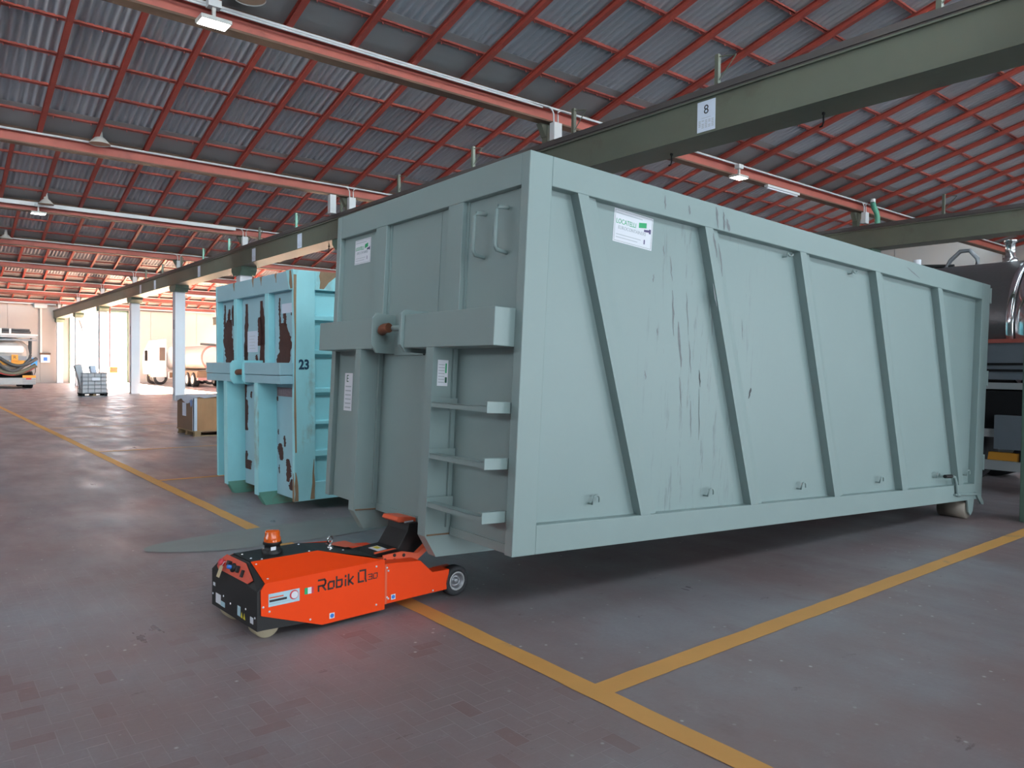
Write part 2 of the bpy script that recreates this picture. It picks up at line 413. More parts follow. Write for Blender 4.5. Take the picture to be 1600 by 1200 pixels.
panel_wall('wall_far', 'y', YF, XL, XR, 0, 8.6, holes=((DOORX[0], DOORX[1], 5.55), (20.6, 30.4, 5.6)), step=1.9)  # right-hand gate, hidden by the containers, added so sun warms the far roof
panel_wall('wall_right', 'x', XR, YB, YF, 0, 8.6, step=3.9)
panel_wall('wall_left', 'x', XL-.2, YB, YF, 0, 8.6, holes=((4, 14, 4.0, 5.2),), step=3.9, face=1)  # unseen high opening, added to brighten the grey container's front
panel_wall('wall_back', 'y', YB-.2, XL, XR, 0, 8.6, holes=((-3, 3, 4.6), (9, 15, 4.6), (20, 26, 4.6)), step=2.4, face=1)
# far gate: steel frame and the lintel rail of the sliding leaf
dr = struct(empty('door_1', (DOORX[0], YF, 0)))
B(0-.12, 0, -.06, .2, 0, 5.6).build('jamb', OLIVE2, dr); wd = DOORX[1]-DOORX[0]
B(wd, wd+.12, -.06, .2, 0, 5.6).build('jamb', OLIVE2, dr); B(-.12, wd+.12, -.06, .2, 5.48, 5.62).build('lintel', OLIVE2, dr)
B(-.4, wd*2+.4, -.14, -.08, 5.65, 5.74).build('sliding_rail', RAIL, dr)

# ------------------------------------------------------------------ saw-tooth roof
RX0 = 2.12-.975*11; NR = 43
rl = DY/math.cos(R(15))
def slope_pt(n, y, dz=0): return (0, y, 6.05+(YG(n)-y)*TAN+dz)
raf = MB()      # rolled I-section rafter, local y runs down the slope, z up
raf.box(-.042, .042, 0, rl, 0, .010); raf.box(-.042, .042, 0, rl, .090, .10); raf.box(-.006, .006, 0, rl, .010, .090)
RAF = raf.mesh('rafter', RED)
SW = .975
cs = MB(); NC = 7; SEG = 6; sl = rl-.72
vs = []; 
for i in range(NC*SEG+1):
    x = SW*i/(NC*SEG); z = .031*math.sin(2*math.pi*i/SEG); vs += [(x, 0, z), (x, sl, z)]
fs = []
for i in range(NC*SEG):
    a = i*2; b = a+2; fs += [(a, b, b+1, a+1)]
cs.add(vs, fs, True); SHT = cs.mesh('corrugated_sheet', SHEET)
bt = MB().box(0, SW*(NR-1), -.025, .025, 0, .012).box(0, SW*(NR-1), -.025, -.013, 0, .055)
for i in range((NR-1)*3):                      # hook bolts that hold the sheets
    bt.box(i*SW/3+.16, i*SW/3+.172, -.004, .004, -.045, 0)
BAT = bt.mesh('batten', REDB)
VAL = MB().box(0, SW*(NR-1), -.10, .80, 0, .006).box(0, SW*(NR-1), .0, .02, .006, .07).mesh('valley_sheet', SHEETF)
PANE = MB().box(0, SW*2-.05, -.004, .004, 0, 1.82).mesh('pane', GLASS)
for n in range(-2, 9):
    y1 = YG(n); y0 = y1-DY; ce = struct(empty('ceiling', (0, y1, 6.05)))
    a = -R(15)
    for k in range(NR):
        X = RX0+SW*k
        if not (XL-.8 < X < XR+.9): continue
        inst(RAF, 'rafter', ce, (X, -DY, DY*TAN-.02), (a, 0, 0))
        if k < NR-1: inst(SHT, 'corrugated_sheet', ce, (X, -DY, DY*TAN+.155), (a, 0, 0))
    yb = .64
    for k in range(8):
        s = (yb+.965*k)
        if s > DY-.1: break
        inst(BAT, 'batten', ce, (RX0, -s, s*TAN+.082), (a, 0, 0))
    inst(VAL, 'valley_sheet', ce, (RX0, -.71, .71*TAN+.125), (a, 0, 0))
    # girder of this line
    g = MB().box(XL, XR, -.012, .012, -.20, .0).box(XL, XR, -.09, .09, -.015, 0).build('girder', REDG, ce)
    MB().box(XL, XR, -.10, .10, -.23, -.20).build('bottom_flange', BROWN, g)
    B(XL, XR, .03, .04, 0, .22).build('closing_plate', BROWN, ce)
    if -1 <= n <= 7:
        MB().tube([(XL, -.13, .005), (XR, -.13, .005)], .022, 8).build('conduit', CONDUIT, g)
        if n == 2: B(XL, 8.6, -.20, -.13, -.09, .02).build('cable_tray', CONDUIT, g)
        if n == 0: MB().tube([(XL, -.16, -.04), (8.6, -.16, -.04)], .016, 8).build('conduit', CONDUIT, g)
        if n >= 0:
            for XC in (XC1, XC2):
                jx = XC-.05
                MB().box(jx-.09, jx+.09, -.24, -.12, -.56, -.26).build('junction_box', CONDUIT, g)
                for sx in (-1, 1):
                    pts = [(jx+sx*.05, -.18, -.26), (jx+sx*.05, -.17, -.10)]+[(jx+sx*(.05+.13*(1-math.cos(t))), -.16, -.10+.10*math.sin(t)) for t in (R(30), R(60), R(90))]+[(jx+sx*.5, -.15, 0)]
                    MB().tube(pts, .014, 6).build('conduit_bend', CONDUIT, g)
    # saw-tooth glazing above the girder
    if n < 8:
        wi = struct(empty('window_%d' % (n+3), (0, y1, 6.05)))
        B(XL, XR, -.03, .03, .22, .28).build('window_frame', OLIVE2, wi); B(XL, XR, -.03, .03, 2.12, 2.2).build('window_frame', OLIVE2, wi)
        for k in range(0, NR-1, 2):
            X = RX0+SW*k
            if X < XL: continue
            B(X-.03, X+.03, -.03, .03, .28, 2.12).build('mullion', OLIVE2, wi)
            inst(PANE, 'pane', wi, (X+.025, 0, .29))
wi = struct(empty('window_12', (0, YG(-3), 6.05)))
B(XL, XR, -.03, .03, 2.12, 2.2).build('window_frame', OLIVE2, wi)
for k in range(0, NR-1, 2):
    if RX0+SW*k >= XL: inst(PANE, 'pane', wi, (RX0+SW*k+.025, 0, .29))

# light portals at the glazing and the back gates guide daylight sampling
def portal(c, rot, sx, sy):
    l = bpy.data.lights.new('daylight_portal', 'AREA'); l.shape = 'RECTANGLE'; l.size = sx; l.size_y = sy; l.energy = 1
    l.cycles.is_portal = True; o = bpy.data.objects.new('daylight_portal', l); col.objects.link(o); o.location = c; o.rotation_euler = rot
for n in range(-3, 8): portal(((XL+XR)/2, YG(n)-.1, 7.2), (R(90), 0, 0), XR-XL, 1.95)
for a0, a1 in ((-3, 3), (9, 15), (20, 26)): portal(((a0+a1)/2, YB-.3, 2.3), (R(90), 0, 0), a1-a0, 4.6)
for a0, a1, z0, z1 in ((4, 14, 4.0, 5.2),): portal((XL-.3, (a0+a1)/2, (z0+z1)/2), (R(90), 0, R(-90)), a1-a0, z1-z0)
portal(((DOORX[0]+DOORX[1])/2, YF+.3, 2.75), (R(90), 0, R(180)), wd, 5.5); portal((25.5, YF+.3, 2.75), (R(90), 0, R(180)), 9.8, 5.5)

# ------------------------------------------------------------------ crane runway beams
def runway(x, y0, y1, label):
    t = thing('runway_beam', label, 'crane beam', (x, y0, 4.79)); L_ = y1-y0
    B(-.29, -.255, 0, L_, 0, .47).build('web', OLIVE, t); B(.255, .29, 0, L_, 0, .47).build('web', OLIVE, t)
    B(-.31, .31, 0, L_, -.018, 0).build('bottom_flange', OLIVE, t)
    B(-.33, .33, 0, L_, .47, .49).build('top_flange', OLIVE, t)
    B(-.33, -.30, 0, L_, .52, .605).build('edge_channel', RAIL, t); B(-.31, .31, 0, L_, .49, .52).build('top_plate', RAIL, t)
    B(-.04, .04, 0, L_, .52, .60).build('rail', RAIL, t)
    return t
r1 = runway(XC1, -5, 65.0, 'long olive crane beam on the white columns with the number 8 sign')
r2 = runway(XC2, -5, 64.0, 'farther olive crane beam seen above the rear end of the grey container')
def bracket_post(x, y, m, label):
    t = thing('bracket_post', label, 'post', (x, y, 5.40), group='posts on the crane beams')
    B(-.03, .03, -.03, .03, 0, .55).build('upright', m, t)
    MB().tube([(0, 0, .52), (0, -.30, .46)], .009, 6).build('arm', m, t); MB().tube([(0, -.30, .46), (0, 0, .16)], .009, 6).build('brace', m, t)
names = ['above the number 8 sign', 'beside the junction box over the grey container', 'left of the grey container top corner', 'over the middle of the grey container front', 'behind the grey container top left corner', 'over the turquoise container', 'first past the turquoise container', 'second past the turquoise container', 'third past the turquoise container', 'fourth past the turquoise container', 'fifth past the turquoise container', 'sixth past the turquoise container']
for k in range(12):
    bracket_post(XC1, 6.52+2.93*k, POSTGREEN if k in (5, 7, 8) else OLIVE, 'thin bracket post on the crane beam, '+names[k][:60])
bracket_post(XC1, 3.59, OLIVE, 'thin upright post on the crane beam nearest the top right corner')
bracket_post(XC2, 7.9, OLIVE, 'thin upright post on the farther crane beam beside the green pipe')
def beam_hook(y, label):
    t = thing('beam_hook', label, 'hook', (XC1+.1, y, 4.77), group='hooks under the crane beam')
    B(-.02, .02, -.012, .012, -.03, 0).build('clip', DARK, t); MB().tube([(0, 0, -.03), (0, 0, -.13), (0, .02, -.17), (0, .05, -.17)], .012, 6).build('hook', DARK, t)
for y, q in ((4.98, 'right of the number 8 sign'), (7.4, 'above the grey container top rail'), (19.2, 'over the turquoise container')): beam_hook(y, 'small black hook hanging under the crane beam '+q)
def paper_sign(y, w_, z0, z1, label, number=None):
    X = XC1-.297
    t = thing('bay_sign', label, 'sign', (X, y, z0), group='paper signs on the crane beam')
    B(0, .004, -w_/2, w_/2, 0, z1-z0).build('sheet', PAPER, t)
    h = z1-z0
    M = frame((-.001, 0, h*.70), (0, -1, 0), (0, 0, 1))
    if number: text('number', number, h*.42, INK, t, M)
    B(-.0008, 0, -w_*.25, w_*.25, h*.44, h*.455).build('printed_line', GREYPRINT, t)
    for r_ in range(5):
        for c_ in range(5):
            if (r_*3+c_*5) % 7 == 0: continue
            yy = w_*.36-c_*w_*.18
            B(-.0008, 0, yy-w_*.06, yy+w_*.06, h*(.12+.055*r_), h*(.15+.055*r_)).build('printed_line', GREYPRINT, t)
paper_sign(6.48, .30, 4.81, 5.23, 'white paper sign reading 8 on the crane beam', '8')
for y, q in ((20.24, 'left of the grey container'), (23.8, 'over the turquoise container'), (29.5, 'left of the turquoise container'), (35.9, 'left of the nearest full white column'), (38.5, 'farthest along')):
    paper_sign(y, .30, 4.80, 5.2, 'small white paper sheet stuck on the crane beam, '+q)

# ------------------------------------------------------------------ columns
def column(x, y, label, m=COLW, plate=True, corbel=True):
    t = thing('column', label, 'column', (x, y, 0), group='columns under the crane beams')
    B(-.20, .20, -.20, .20, 0, 4.5).build('shaft', m, t, .01)
    if corbel:
        c = MB().prism([(-.30, 4.5), (.30, 4.5), (.48, 4.66), (.48, 4.772), (-.48, 4.772), (-.48, 4.66)], 'x', -.26, .26).build('corbel', OLIVE2, t)
    # steel stub that carries the roof girder
    B(-.07, .07, .02, .16, 5.42, 5.80).build('girder_post', OLIVE, t)
    MB().prism([(-.10, 5.60), (-.22, 5.82), (.22, 5.82), (.10, 5.60)], 'y', .03, .15).build('post_head', OLIVE, t)
    if plate: B(-.206, -.20, -.07, .07, 2.95, 3.35).build('number_plate', PLATE, t); 
    return t
cl = {-1: 'olive steel column cut by the right edge beside the grey container', 0: 'column behind the grey container carrying the nearest red girder', 1: 'column behind the turquoise container carrying the second red girder',
      2: 'column whose green corbel shows above the turquoise container', 3: 'white column standing behind the wooden crate', 4: 'white column second from the wooden crate', 5: 'white column behind the caged tote with a red pipe',
      6: 'white column left of the caged tote with cross bracing', 7: 'last white column at the end of the crane beam by the far wall'}
for n in range(-1, 8): column(XC1, YG(n)+(.15 if n == -1 else 0), cl[n], OLIVE2 if n == -1 else COLW, plate=(n in (3, 4, 5)), corbel=(n >= 0))
column(XC2, YG(0), 'far olive column under the red girder with the green pipe', OLIVE)
column(XC2, YG(-1), 'olive column under the farther crane beam beyond the tank truck', OLIVE)
for n in (1, 2, 3, 4, 5): column(XC2, YG(n), 'white column of the far row, number %s from the green pipe' % ['one', 'two', 'three', 'four', 'five'][n-1], COLW, plate=False)
dp = thing('downpipe', 'mint green bent rainwater pipe beside the far olive column', 'pipe', (XC2+.40, YG(0)-.30, 5.35))
MB().tube([(0, 0, 0), (0, 0, .35), (-.06, 0, .48), (-.22, 0, .60), (-.28, 0, .72)], .07, 10).build('pipe', GUTTER, dp); MB().tube([(-.28, 0, .72), (-.28, 0, .80)], .072, 10).build('spout', CONDUIT, dp)
# white downpipe next to the second girder post
tag(MB().box(8.36, 8.52, YG(1)-.09, YG(1)+.05, 5.36, 5.82).build('white_duct', CONDUIT), 'short white upright duct under the second red girder above the turquoise container', 'duct')
# cross bracing between columns
br = thing('cross_brace', 'thin crossed steel bracing rods between the columns behind the caged tote', 'bracing', (XC1, YG(5), 0))
MB().tube([(0, .24, .1), (0, DY-.24, 4.3)], .02, 6).build('rod', CABLE, br); MB().tube([(.05, .24, 4.3), (.05, DY-.24, .1)], .02, 6).build('rod', CABLE, br)
rp = thing('riser_pipe', 'thin red-brown riser pipe with orange hose box on the white column', 'pipe', (XC1+.32, YG(5)-.25, 0))
MB().tube([(0, 0, 1.3), (0, 0, 4.8)], .035, 8).build('pipe', REDG, rp); B(.0, .4, -.1, .1, .95, 1.3).build('hose_box', ORANGE3, rp); B(.02, .38, -.11, -.1, 1.0, 1.25).build('box_door', ORANGE2, rp)

# ------------------------------------------------------------------ lamps
def flood(x, y, z, label, lit=True):
    t = thing('flood_light', label, 'lamp', (x, y, z), group='flood lights on the girders')
    B(-.19, .19, -.13, .13, 0, .05).build('housing', LAMPW, t, .01); B(-.17, .17, -.11, .11, -.006, 0).build('lit_panel', LED if lit else CONDUIT, t)
    B(-.02, .02, -.02, .02, .05, .22).build('stem', LAMPW, t); B(-.08, .08, -.06, .06, .20, .29).build('driver_box', CONDUIT, t)
flood(3.05, YG(0)-.22, 5.78, 'bright flood light under the nearest red girder')
flood(3.0, YG(2)-.25, 5.74, 'flood light under the third red girder at left', True)
flood(14.3, YG(0)-.22, 5.73, 'bright flood light under the red girder above the grey container')
def bell(x, y, z, label):
    t = thing('bell_lamp', label, 'lamp', (x, y, z), group='bell lamps')
    MB().lathe([(.02, .26), (.05, .25), (.06, .15), (.10, .12), (.19, .02), (.20, 0)], 24, closed=True).build('reflector', LAMPW, t)
    MB().lathe([(.0, .015), (.195, .012)], 24, closed=True).build('reflector_inside', BELL, t); MB().lathe([(.04, .25), (.05, .33), (.03, .36)], 12).build('socket', CONDUIT, t)
    MB().tube([(0, 0, .36), (-.04, 0, .45), (.03, .02, .58)], .008, 6).build('hanger', CONDUIT, t)
bell(3.15, YG(1)-.32, 6.0, 'bell-shaped lamp hanging at the second red girder')
bell(3.15, YG(2)-.55, 5.98, 'bell-shaped lamp hanging beside the flood light at the third red girder')
bell(3.4, YG(0)-.5, 6.1, 'bell-shaped lamp cut by the top edge above the bright flood light')
bell(2.9, YG(3)-.4, 5.98, 'small far bell-shaped lamp at the fourth red girder')
tb = thing('tube_light', 'white fluorescent tube fitting under the red girder above the grey container', 'lamp', (15.4, YG(0)-.2, 5.70))
B(0, 1.35, -.05, .05, .02, .07).build('fitting', CONDUIT, tb); MB().tube([(.04, 0, .005), (1.31, 0, .005)], .02, 8).build('tube', WHITE, tb)
tb = thing('tube_light', 'white tube fitting under the roof between the white columns', 'lamp', (13.5, YG(5)-.2, 5.70))
B(0, 3.4, -.05, .05, .02, .09).build('fitting', CONDUIT, tb); MB().tube([(.04, 0, .005), (3.36, 0, .005)], .03, 8).build('tube', WHITE, tb)

# ------------------------------------------------------------------ roll-off containers
def slab(poly, axis, a, b): return MB().prism(poly, axis, a, b)
def rounded(x0, x1, y0, y1, r, n=5):
    pts = []
    for cx_, cy_, a0 in ((x1-r, y1-r, 0), (x0+r, y1-r, 90), (x0+r, y0+r, 180), (x1-r, y0+r, 270)):
        for i in range(n+1):
            a = R(a0+90*i/n); pts.append((cx_+r*math.cos(a), cy_+r*math.sin(a)))
    return pts
def bolt_hook(t, x, y, z, m, up_=True, s=1):
    pts = [(x-.025*s, y, z-.03), (x-.025*s, y-.035, z-.03)]
    for i in range(7):
        a = math.pi*i/6; pts.append((x-.025*s*math.cos(a), y-.045, z+(.022*math.sin(a) if up_ else -.022*math.sin(a))))
    pts.append((x+.025*s, y-.045, z-.02)); MB().tube(pts, .007, 6).build('rope_hook', m, t)

CT, CYAW = .0445, -.0288
gc = thing('roll_off_container', 'clean grey-green roll-off container tilted up at the front on the orange robot', 'container', (2.5783, 3.1695, .4609), (0, CT, CYAW))
L_, W_, H_ = 6.193, 2.5, 2.2395; PD = .065
bv = .005
B(0, .165, 0, .072, 0, H_).build('corner_post', GREY, gc, bv); B(0, .165, W_-.072, W_, 0, H_).build('corner_post', GREY, gc, bv)
B(L_-.19, L_, 0, .09, 0, H_).build('corner_post', GREY, gc, bv); B(L_-.19, L_, W_-.09, W_, 0, H_).build('corner_post', GREY, gc, bv)
B(.165, L_-.19, .0005, .10, 2.07, H_).build('top_rail', GREY, gc, bv); B(.165, L_-.19, W_-.1, W_, 2.07, H_).build('top_rail', GREY, gc, bv)
B(.0005, .10, .072, W_-.072, 2.06, H_).build('top_rail', GREY, gc, bv); B(L_-.1, L_, .09, W_-.09, 2.06, H_).build('top_rail', GREY, gc, bv)
B(.165, L_-.19, .0005, .10, 0, .165).build('bottom_rail', GREY, gc, bv); B(.165, L_-.19, W_-.1, W_, 0, .165).build('bottom_rail', GREY, gc, bv)
B(.165, L_-.19, PD, PD+.006, .165, 2.07).build('side_panel', GREYS, gc); B(.165, L_-.19, W_-PD-.006, W_-PD, .165, 2.07).build('side_panel', GREY, gc)
B(.04, .05, .072, W_-.072, .0, 2.06).build('front_panel', GREY, gc)
B(L_-.08, L_-.07, .09, W_-.09, .0, 2.06).build('rear_door', GREY, gc); B(.05, L_-.08, .08, W_-.08, .03, .05).build('floor_plate', GREY, gc)
B(.03, .04, .79, 1.67, .0, .045).build('kick_strip', GREY, gc); B(.03, .04, .08, .68, .0, .05).build('kick_strip', GREY, gc)
# seams of the front sheet
for yy in (.955,): MB().tube([(.039, yy, 1.38), (.039, yy, 2.05)], .004, 6).build('weld_seam', GREY, gc)
for x0 in (.36, 1.512, 2.647, 3.80, 4.983):            # leaning side ribs
    prof = [(0, PD), (0, .0), (.085, .0), (.10, .022), (.165, .026), (.178, PD)]; dx = .655
    vs = [(x0+a, b, 2.07) for a, b in prof]+[(x0+dx+a, b, .165) for a, b in prof]; n = len(prof)
    MB().add(vs, [(i, i+1, n+i+1, n+i) for i in range(n-1)]).build('side_rib', GREY, gc)
    vs = [(x0+a, W_-b, 2.07) for a, b in prof]+[(x0+dx+a, W_-b, .165) for a, b in prof]
    MB().add(vs, [(i, i+1, n+i+1, n+i) for i in range(n-1)]).build('side_rib', GREY, gc)
for y0, y1 in ((.65, .818), (1.645, 1.814)):
    B(0, .04, y0, y1, 1.37, 2.06).build('front_rib', GREY, gc, .003)
    B(.030, .04, y0-.022, y0, 1.37, 2.06).build('rib_flange', GREY, gc)
# bumper beam with hook pocket
B(-.14, .04, .07, 1.065, 1.155, 1.37).build('bumper_beam', GREY, gc, bv); B(-.14, .04, 1.515, W_-.07, 1.155, 1.37).build('bumper_beam', GREY, gc, bv)
MB().prism([(.12, 1.128), (-.115, 1.128), (-.155, 1.19), (-.155, 1.365), (-.125, 1.405), (.12, 1.405)], 'y', 1.495, 1.515).build('pocket_cheek', GREY, gc, .003)
MB().prism([(.04, 1.128), (-.125, 1.128), (-.165, 1.175), (-.165, 1.375), (-.135, 1.405), (.04, 1.405)], 'y', 1.065, 1.095).build('pocket_cheek', GREY, gc, .003)
B(.025, .04, 1.095, 1.495, 1.12, 1.41).build('pocket_back', GREY, gc)
hb_ = MB().tube([(-.075, 1.495, 1.285), (-.10, 1.44, 1.292), (-.105, 1.40, 1.297), (-.095, 1.36, 1.30)], .034, 12).build('hook_bar', RUSTBAR, gc); hb_['label'] = 'rusty bent hook bar'
MB().tube([(-.06, 1.40, 1.30), (-.06, 1.08, 1.295)], .02, 8).build('hook_pin', GREY, gc)
# upright legs that run on as skids under the floor
for y0, y1 in ((.69, .778), (1.68, 1.765)):
    B(-.14, -.128, y0, y1, 0, 1.155).build('leg_flange', GREY, gc); B(-.128, .04, y0+.002, y0+.014, .006, 1.155).build('leg_web', GREY, gc)
    B(-.128, .04, y1-.014, y1-.002, .006, 1.155).build('leg_web', GREY, gc)
    MB().tube([(-.128, y0-.002, .006), (.04, y0-.002, .006)], .005, 6).build('weld_seam', BROWNM, gc)
    B(-.002, .004, y0-.02, y0, .05, 1.15).build('leg_foot', GREY, gc)
    MB().prism([(-.14, 0), (-.128, 0), (-.045, -.12), (L_-.25, -.12), (L_-.25, -.132), (-.055, -.132)], 'y', y0, y1).build('skid_flange', GREY, gc)
    MB().prism([(-.128, .0), (-.045, -.12), (L_-.25, -.12), (L_-.25, 0)], 'y', y0+.002, y0+.014).build('skid_web', GREY, gc)
    MB().prism([(-.128, .0), (-.045, -.12), (L_-.25, -.12), (L_-.25, 0)], 'y', y1-.014, y1-.002).build('skid_web', GREY, gc)
for z in (.785, .475, .18):                                # climbing steps
    st = B(-.150, -.125, .095, .665, z+.005, z+.035).build('step', GREY, gc)
    B(-.150, -.09, .095, .665, z+.03, z+.036).build('tread', GREY, st)
    for y in (.08, .665): B(-.155, .035, y, y+.010, z, z+.062).build('step_bracket', GREY, st)
    B(-.155, .0, .09, .12, z+.056, z+.062).build('step_lip', GREY, st)
for y, z in ((.455, 1.70), (.235, 1.705)):                 # grab handles
    MB().tube([(.04, y, z+.26), (-.03, y, z+.255), (-.045, y, z+.235), (-.045, y, z+.03), (-.03, y, z+.008), (.04, y, z)], .013, 8).build('grab_handle', GREY, gc)
for x, z in ((.64, .285), (1.73, .278), (2.875, .275), (4.11, .277), (5.22, .282), (5.9, .282)): bolt_hook(gc, x, PD, z, GREY)
for x, z in ((2.55, 2.045), (3.5, 2.04)): bolt_hook(gc, x, PD, z, GREY, False, 1.3)
SCUFF = mat('dark_scuff', (.05, .055, .06), .7, var=.4, scale=30); RUBM = mat('grey_rub_mark', (.17, .19, .20), .6, var=.3, scale=30)
rs = random.Random(11)
def scuff(x, z, dx, dz, wd_, m, y=PD-.0008):
    n = 7; lf = []; rg = []
    for i in range(n):
        t = i/(n-1); c = x+dx*t+rs.uniform(-.004, .004); h = wd_*(.25+math.sin(math.pi*t)*.75)*rs.uniform(.6, 1.2); lf.append((c-h, y, z+dz*t)); rg.append((c+h, y, z+dz*t))
    MB().add(lf+rg, [(i, i+1, n+i+1, n+i) for i in range(n-1)]).build('scuff', m, gc)
scuff(1.594, 1.11, .025, -.115, .007, SCUFF); scuff(2.19, 1.01, -.015, -.08, .014, SCUFF); scuff(1.605, .98, .02, -.35, .003, SCUFF)
for a in ((1.249, 1.84, .03, -.16, .006), (1.29, 1.62, .03, -.3, .009), (1.36, 1.42, .05, -.30, .013), (1.43, 1.62, .04, -.28, .005), (1.48, 1.30, .03, -.22, .006), (1.10, 1.70, .0, -.05, .006), (1.16, 1.36, .0, -.05, .007), (1.06, 1.08, .01, -.06, .006), (1.40, 1.05, .03, -.2, .006), (1.52, .9, .02, -.25, .005), (1.70, 1.55, .02, -.2, .005), (2.05, 1.5, .02, -.15, .004), (1.18, 1.9, .01, -.07, .005)): scuff(*a, RUBM)
for a in ((1.62, 2.22, .03, -.14, .012), (1.70, 2.20, .02, -.12, .014), (1.74, 2.16, .03, -.08, .02), (1.34, 2.18, .01, -.06, .010), (4.35, 2.18, .25, -.07, .02), (1.10, 2.2, .01, -.09, .006)): scuff(*a, RUBM, y=-.0008)
for a in ((1.60, 2.04, .05, -.16, .012), (1.66, 1.98, .06, -.22, .010), (1.62, 1.70, .05, -.15, .008)): scuff(*a, RUBM, y=-.0008)
def logo_sticker(t, M, w_, h_):
    """white sheet with green and violet company print; M maps the sheet's own x right, y up"""
    s = MB()
    vs = [M @ Vector((x, y, z)) for z in (0, .0008) for x, y in ((-w_/2, -h_/2), (w_/2, -h_/2), (w_/2, h_/2), (-w_/2, h_/2))]
    o = s.add(vs, [(0, 1, 2, 3), (4, 5, 6, 7), (0, 1, 5, 4), (1, 2, 6, 5), (2, 3, 7, 6), (3, 0, 4, 7)]).build('sticker', WHITE, t)
    o['label'] = 'white company sticker with green lettering'
    T = lambda x, y: M @ Matrix.Translation((x, y, .0012))
    text('lettering', 'LOCATELLI', h_*.21, GREEN, o, T(-w_*.19, h_*.13), sx=.94*w_/h_/1.95)
    text('lettering', 'EUROCONTAINERS', h_*.15, GREYPRINT, o, T(-w_*.03, -h_*.05), sx=1.05*w_/h_/1.95)
    def bar(x0, x1, y0, y1, m, sk=0):
        vs = [M @ Vector((x, y, .0016)) for x, y in ((x0, y0), (x1, y0+sk), (x1, y1+sk), (x0, y1))]
        MB().add(vs, [(0, 1, 2, 3)]).build('print', m, o)
    bar(w_*.13, w_*.33, h_*.10, h_*.26, GREEN, h_*.05); bar(w_*.27, w_*.40, h_*.02, h_*.09, PURPLE, h_*.02); bar(w_*.40, w_*.45, h_*.0, h_*.14, PURPLE)
    bar(-w_*.45, w_*.22, h_*.36, h_*.385, GREYPRINT); bar(-w_*.43, w_*.2, -h_*.27, -h_*.25, GREYPRINT); bar(-w_*.43, w_*.12, -h_*.36, -h_*.34, GREYPRINT); bar(w_*.28, w_*.31, -h_*.36, -h_*.22, PURPLE)
    for b_ in ((-.475, .475, .455, .462), (-.475, .475, -.462, -.455), (-.475, -.47, -.46, .46), (.47, .475, -.46, .46)): bar(b_[0]*w_, b_[1]*w_, b_[2]*h_, b_[3]*h_, DKGREEN)
    return o
logo_sticker(gc, frame((.895, PD-.001, 1.955), (1, 0, -.035), (.035, 0, 1)), .35, .205)
logo_sticker(gc, frame((.039, 2.10, 1.93), (0, -1, 0), (0, 0, 1)), .27, .19)
s2 = B(-.105, -.03, .6895, .6905, .92, 1.08).build('sticker', WHITE, gc); s2['label'] = 'white instruction sticker on the leg'
for k in range(7): B(-.098, -.055, .6885, .6892, .94+.018*k, .945+.018*k).build('print', GREYPRINT, s2)
B(-.05, -.036, .6885, .6892, .94, .975).build('print', DKGREEN, s2); B(-.05, -.04, .6885, .6892, 1.0, 1.06).build('print', GREEN, s2)
s3 = B(.0385, .0395, 2.17, 2.31, .69, .985).build('sticker', WHITE, gc); s3['label'] = 'tall white sticker with green print'
text('lettering', 'E', .08, DKGREEN, s3, frame((.038, 2.26, .94), (0, -1, 0), (0, 0, 1)))
for k in range(6): B(.0377, .0384, 2.19, 2.29, .71+.033*k, .72+.033*k).build('print', GREYPRINT, s3)
# rear latch gear, hinges and roller
lv = MB().tube([(5.27, -.015, .265), (5.42, -.015, .262)], .018, 8).build('lever_grip', BLACK, gc)
MB().tube([(5.42, -.015, .262), (5.49, -.015, .252), (5.53, -.015, .19), (5.56, -.015, .07), (5.62, -.015, .06)], .014, 8).build('lever', GREY, gc)
MB().tube([(5.52, -.012, .075), (6.08, -.012, .055)], .012, 8).build('latch_rod', GREY, gc)
MB().prism([(6.0, .075), (6.1, .06), (6.2, -.03), (6.2, -.06), (6.14, -.05), (6.05, .02)], 'y', -.02, -.002).build('latch_claw', GREY, gc, .002)
for z in (2.06, 1.19, .31): h = B(L_, L_+.035, .0, .04, z, z+.14).build('hinge', GREY, gc, .003); MB().tube([(L_+.03, .01, z-.01), (L_+.03, .01, z+.15)], .014, 8).build('hinge_pin', GREY, h)
for ya, yb in ((.03, .29), (W_-.29, W_-.03)):
    M = Matrix.Translation((5.93, ya, -.105)) @ Matrix.Rotation(R(-90), 4, 'X')
    ro = MB().lathe([(.055, 0), (.093, .0), (.093, yb-ya), (.055, yb-ya)], 24, M).build('roller', mat('worn_roller_steel', (.25, .215, .18), .55, metal=.3, var=.2), gc)
    for y in (ya-.025, yb+.005): MB().prism([(5.86, 0), (6.02, 0), (6.0, -.12), (5.95, -.16), (5.90, -.12)], 'y', y, y+.018).build('roller_bracket', GREY, gc)

# turquoise container
tc_ = thing('roll_off_container', 'rusty turquoise roll-off container numbered 23 behind the grey one', 'container', (3.0677, 7.2612, .1156), (0, -.0096, .0107))
L2, W2, H2 = 6.0, 2.35, 2.349
B(0, .226, 0, .055, 0, H2).build('corner_post', TURQ_RUST, tc_, bv); B(0, .226, W2-.055, W2, 0, H2).build('corner_post', TURQ, tc_, bv)
B(L2-.2, L2, 0, .09, 0, H2).build('corner_post', TURQ, tc_); B(L2-.2, L2, W2-.09, W2, 0, H2).build('corner_post', TURQ, tc_)
B(.226, L2-.2, .0005, .1, 2.155, H2).build('top_rail', TURQ_RUST, tc_, bv); B(.226, L2-.2, W2-.1, W2, 2.155, H2).build('top_rail', TURQ, tc_)
B(.0, .11, .055, W2-.055, 2.155, H2).build('top_rail', TURQ_DULL, tc_, bv); B(L2-.1, L2, .09, W2-.09, 2.1, H2).build('top_rail', TURQ, tc_)
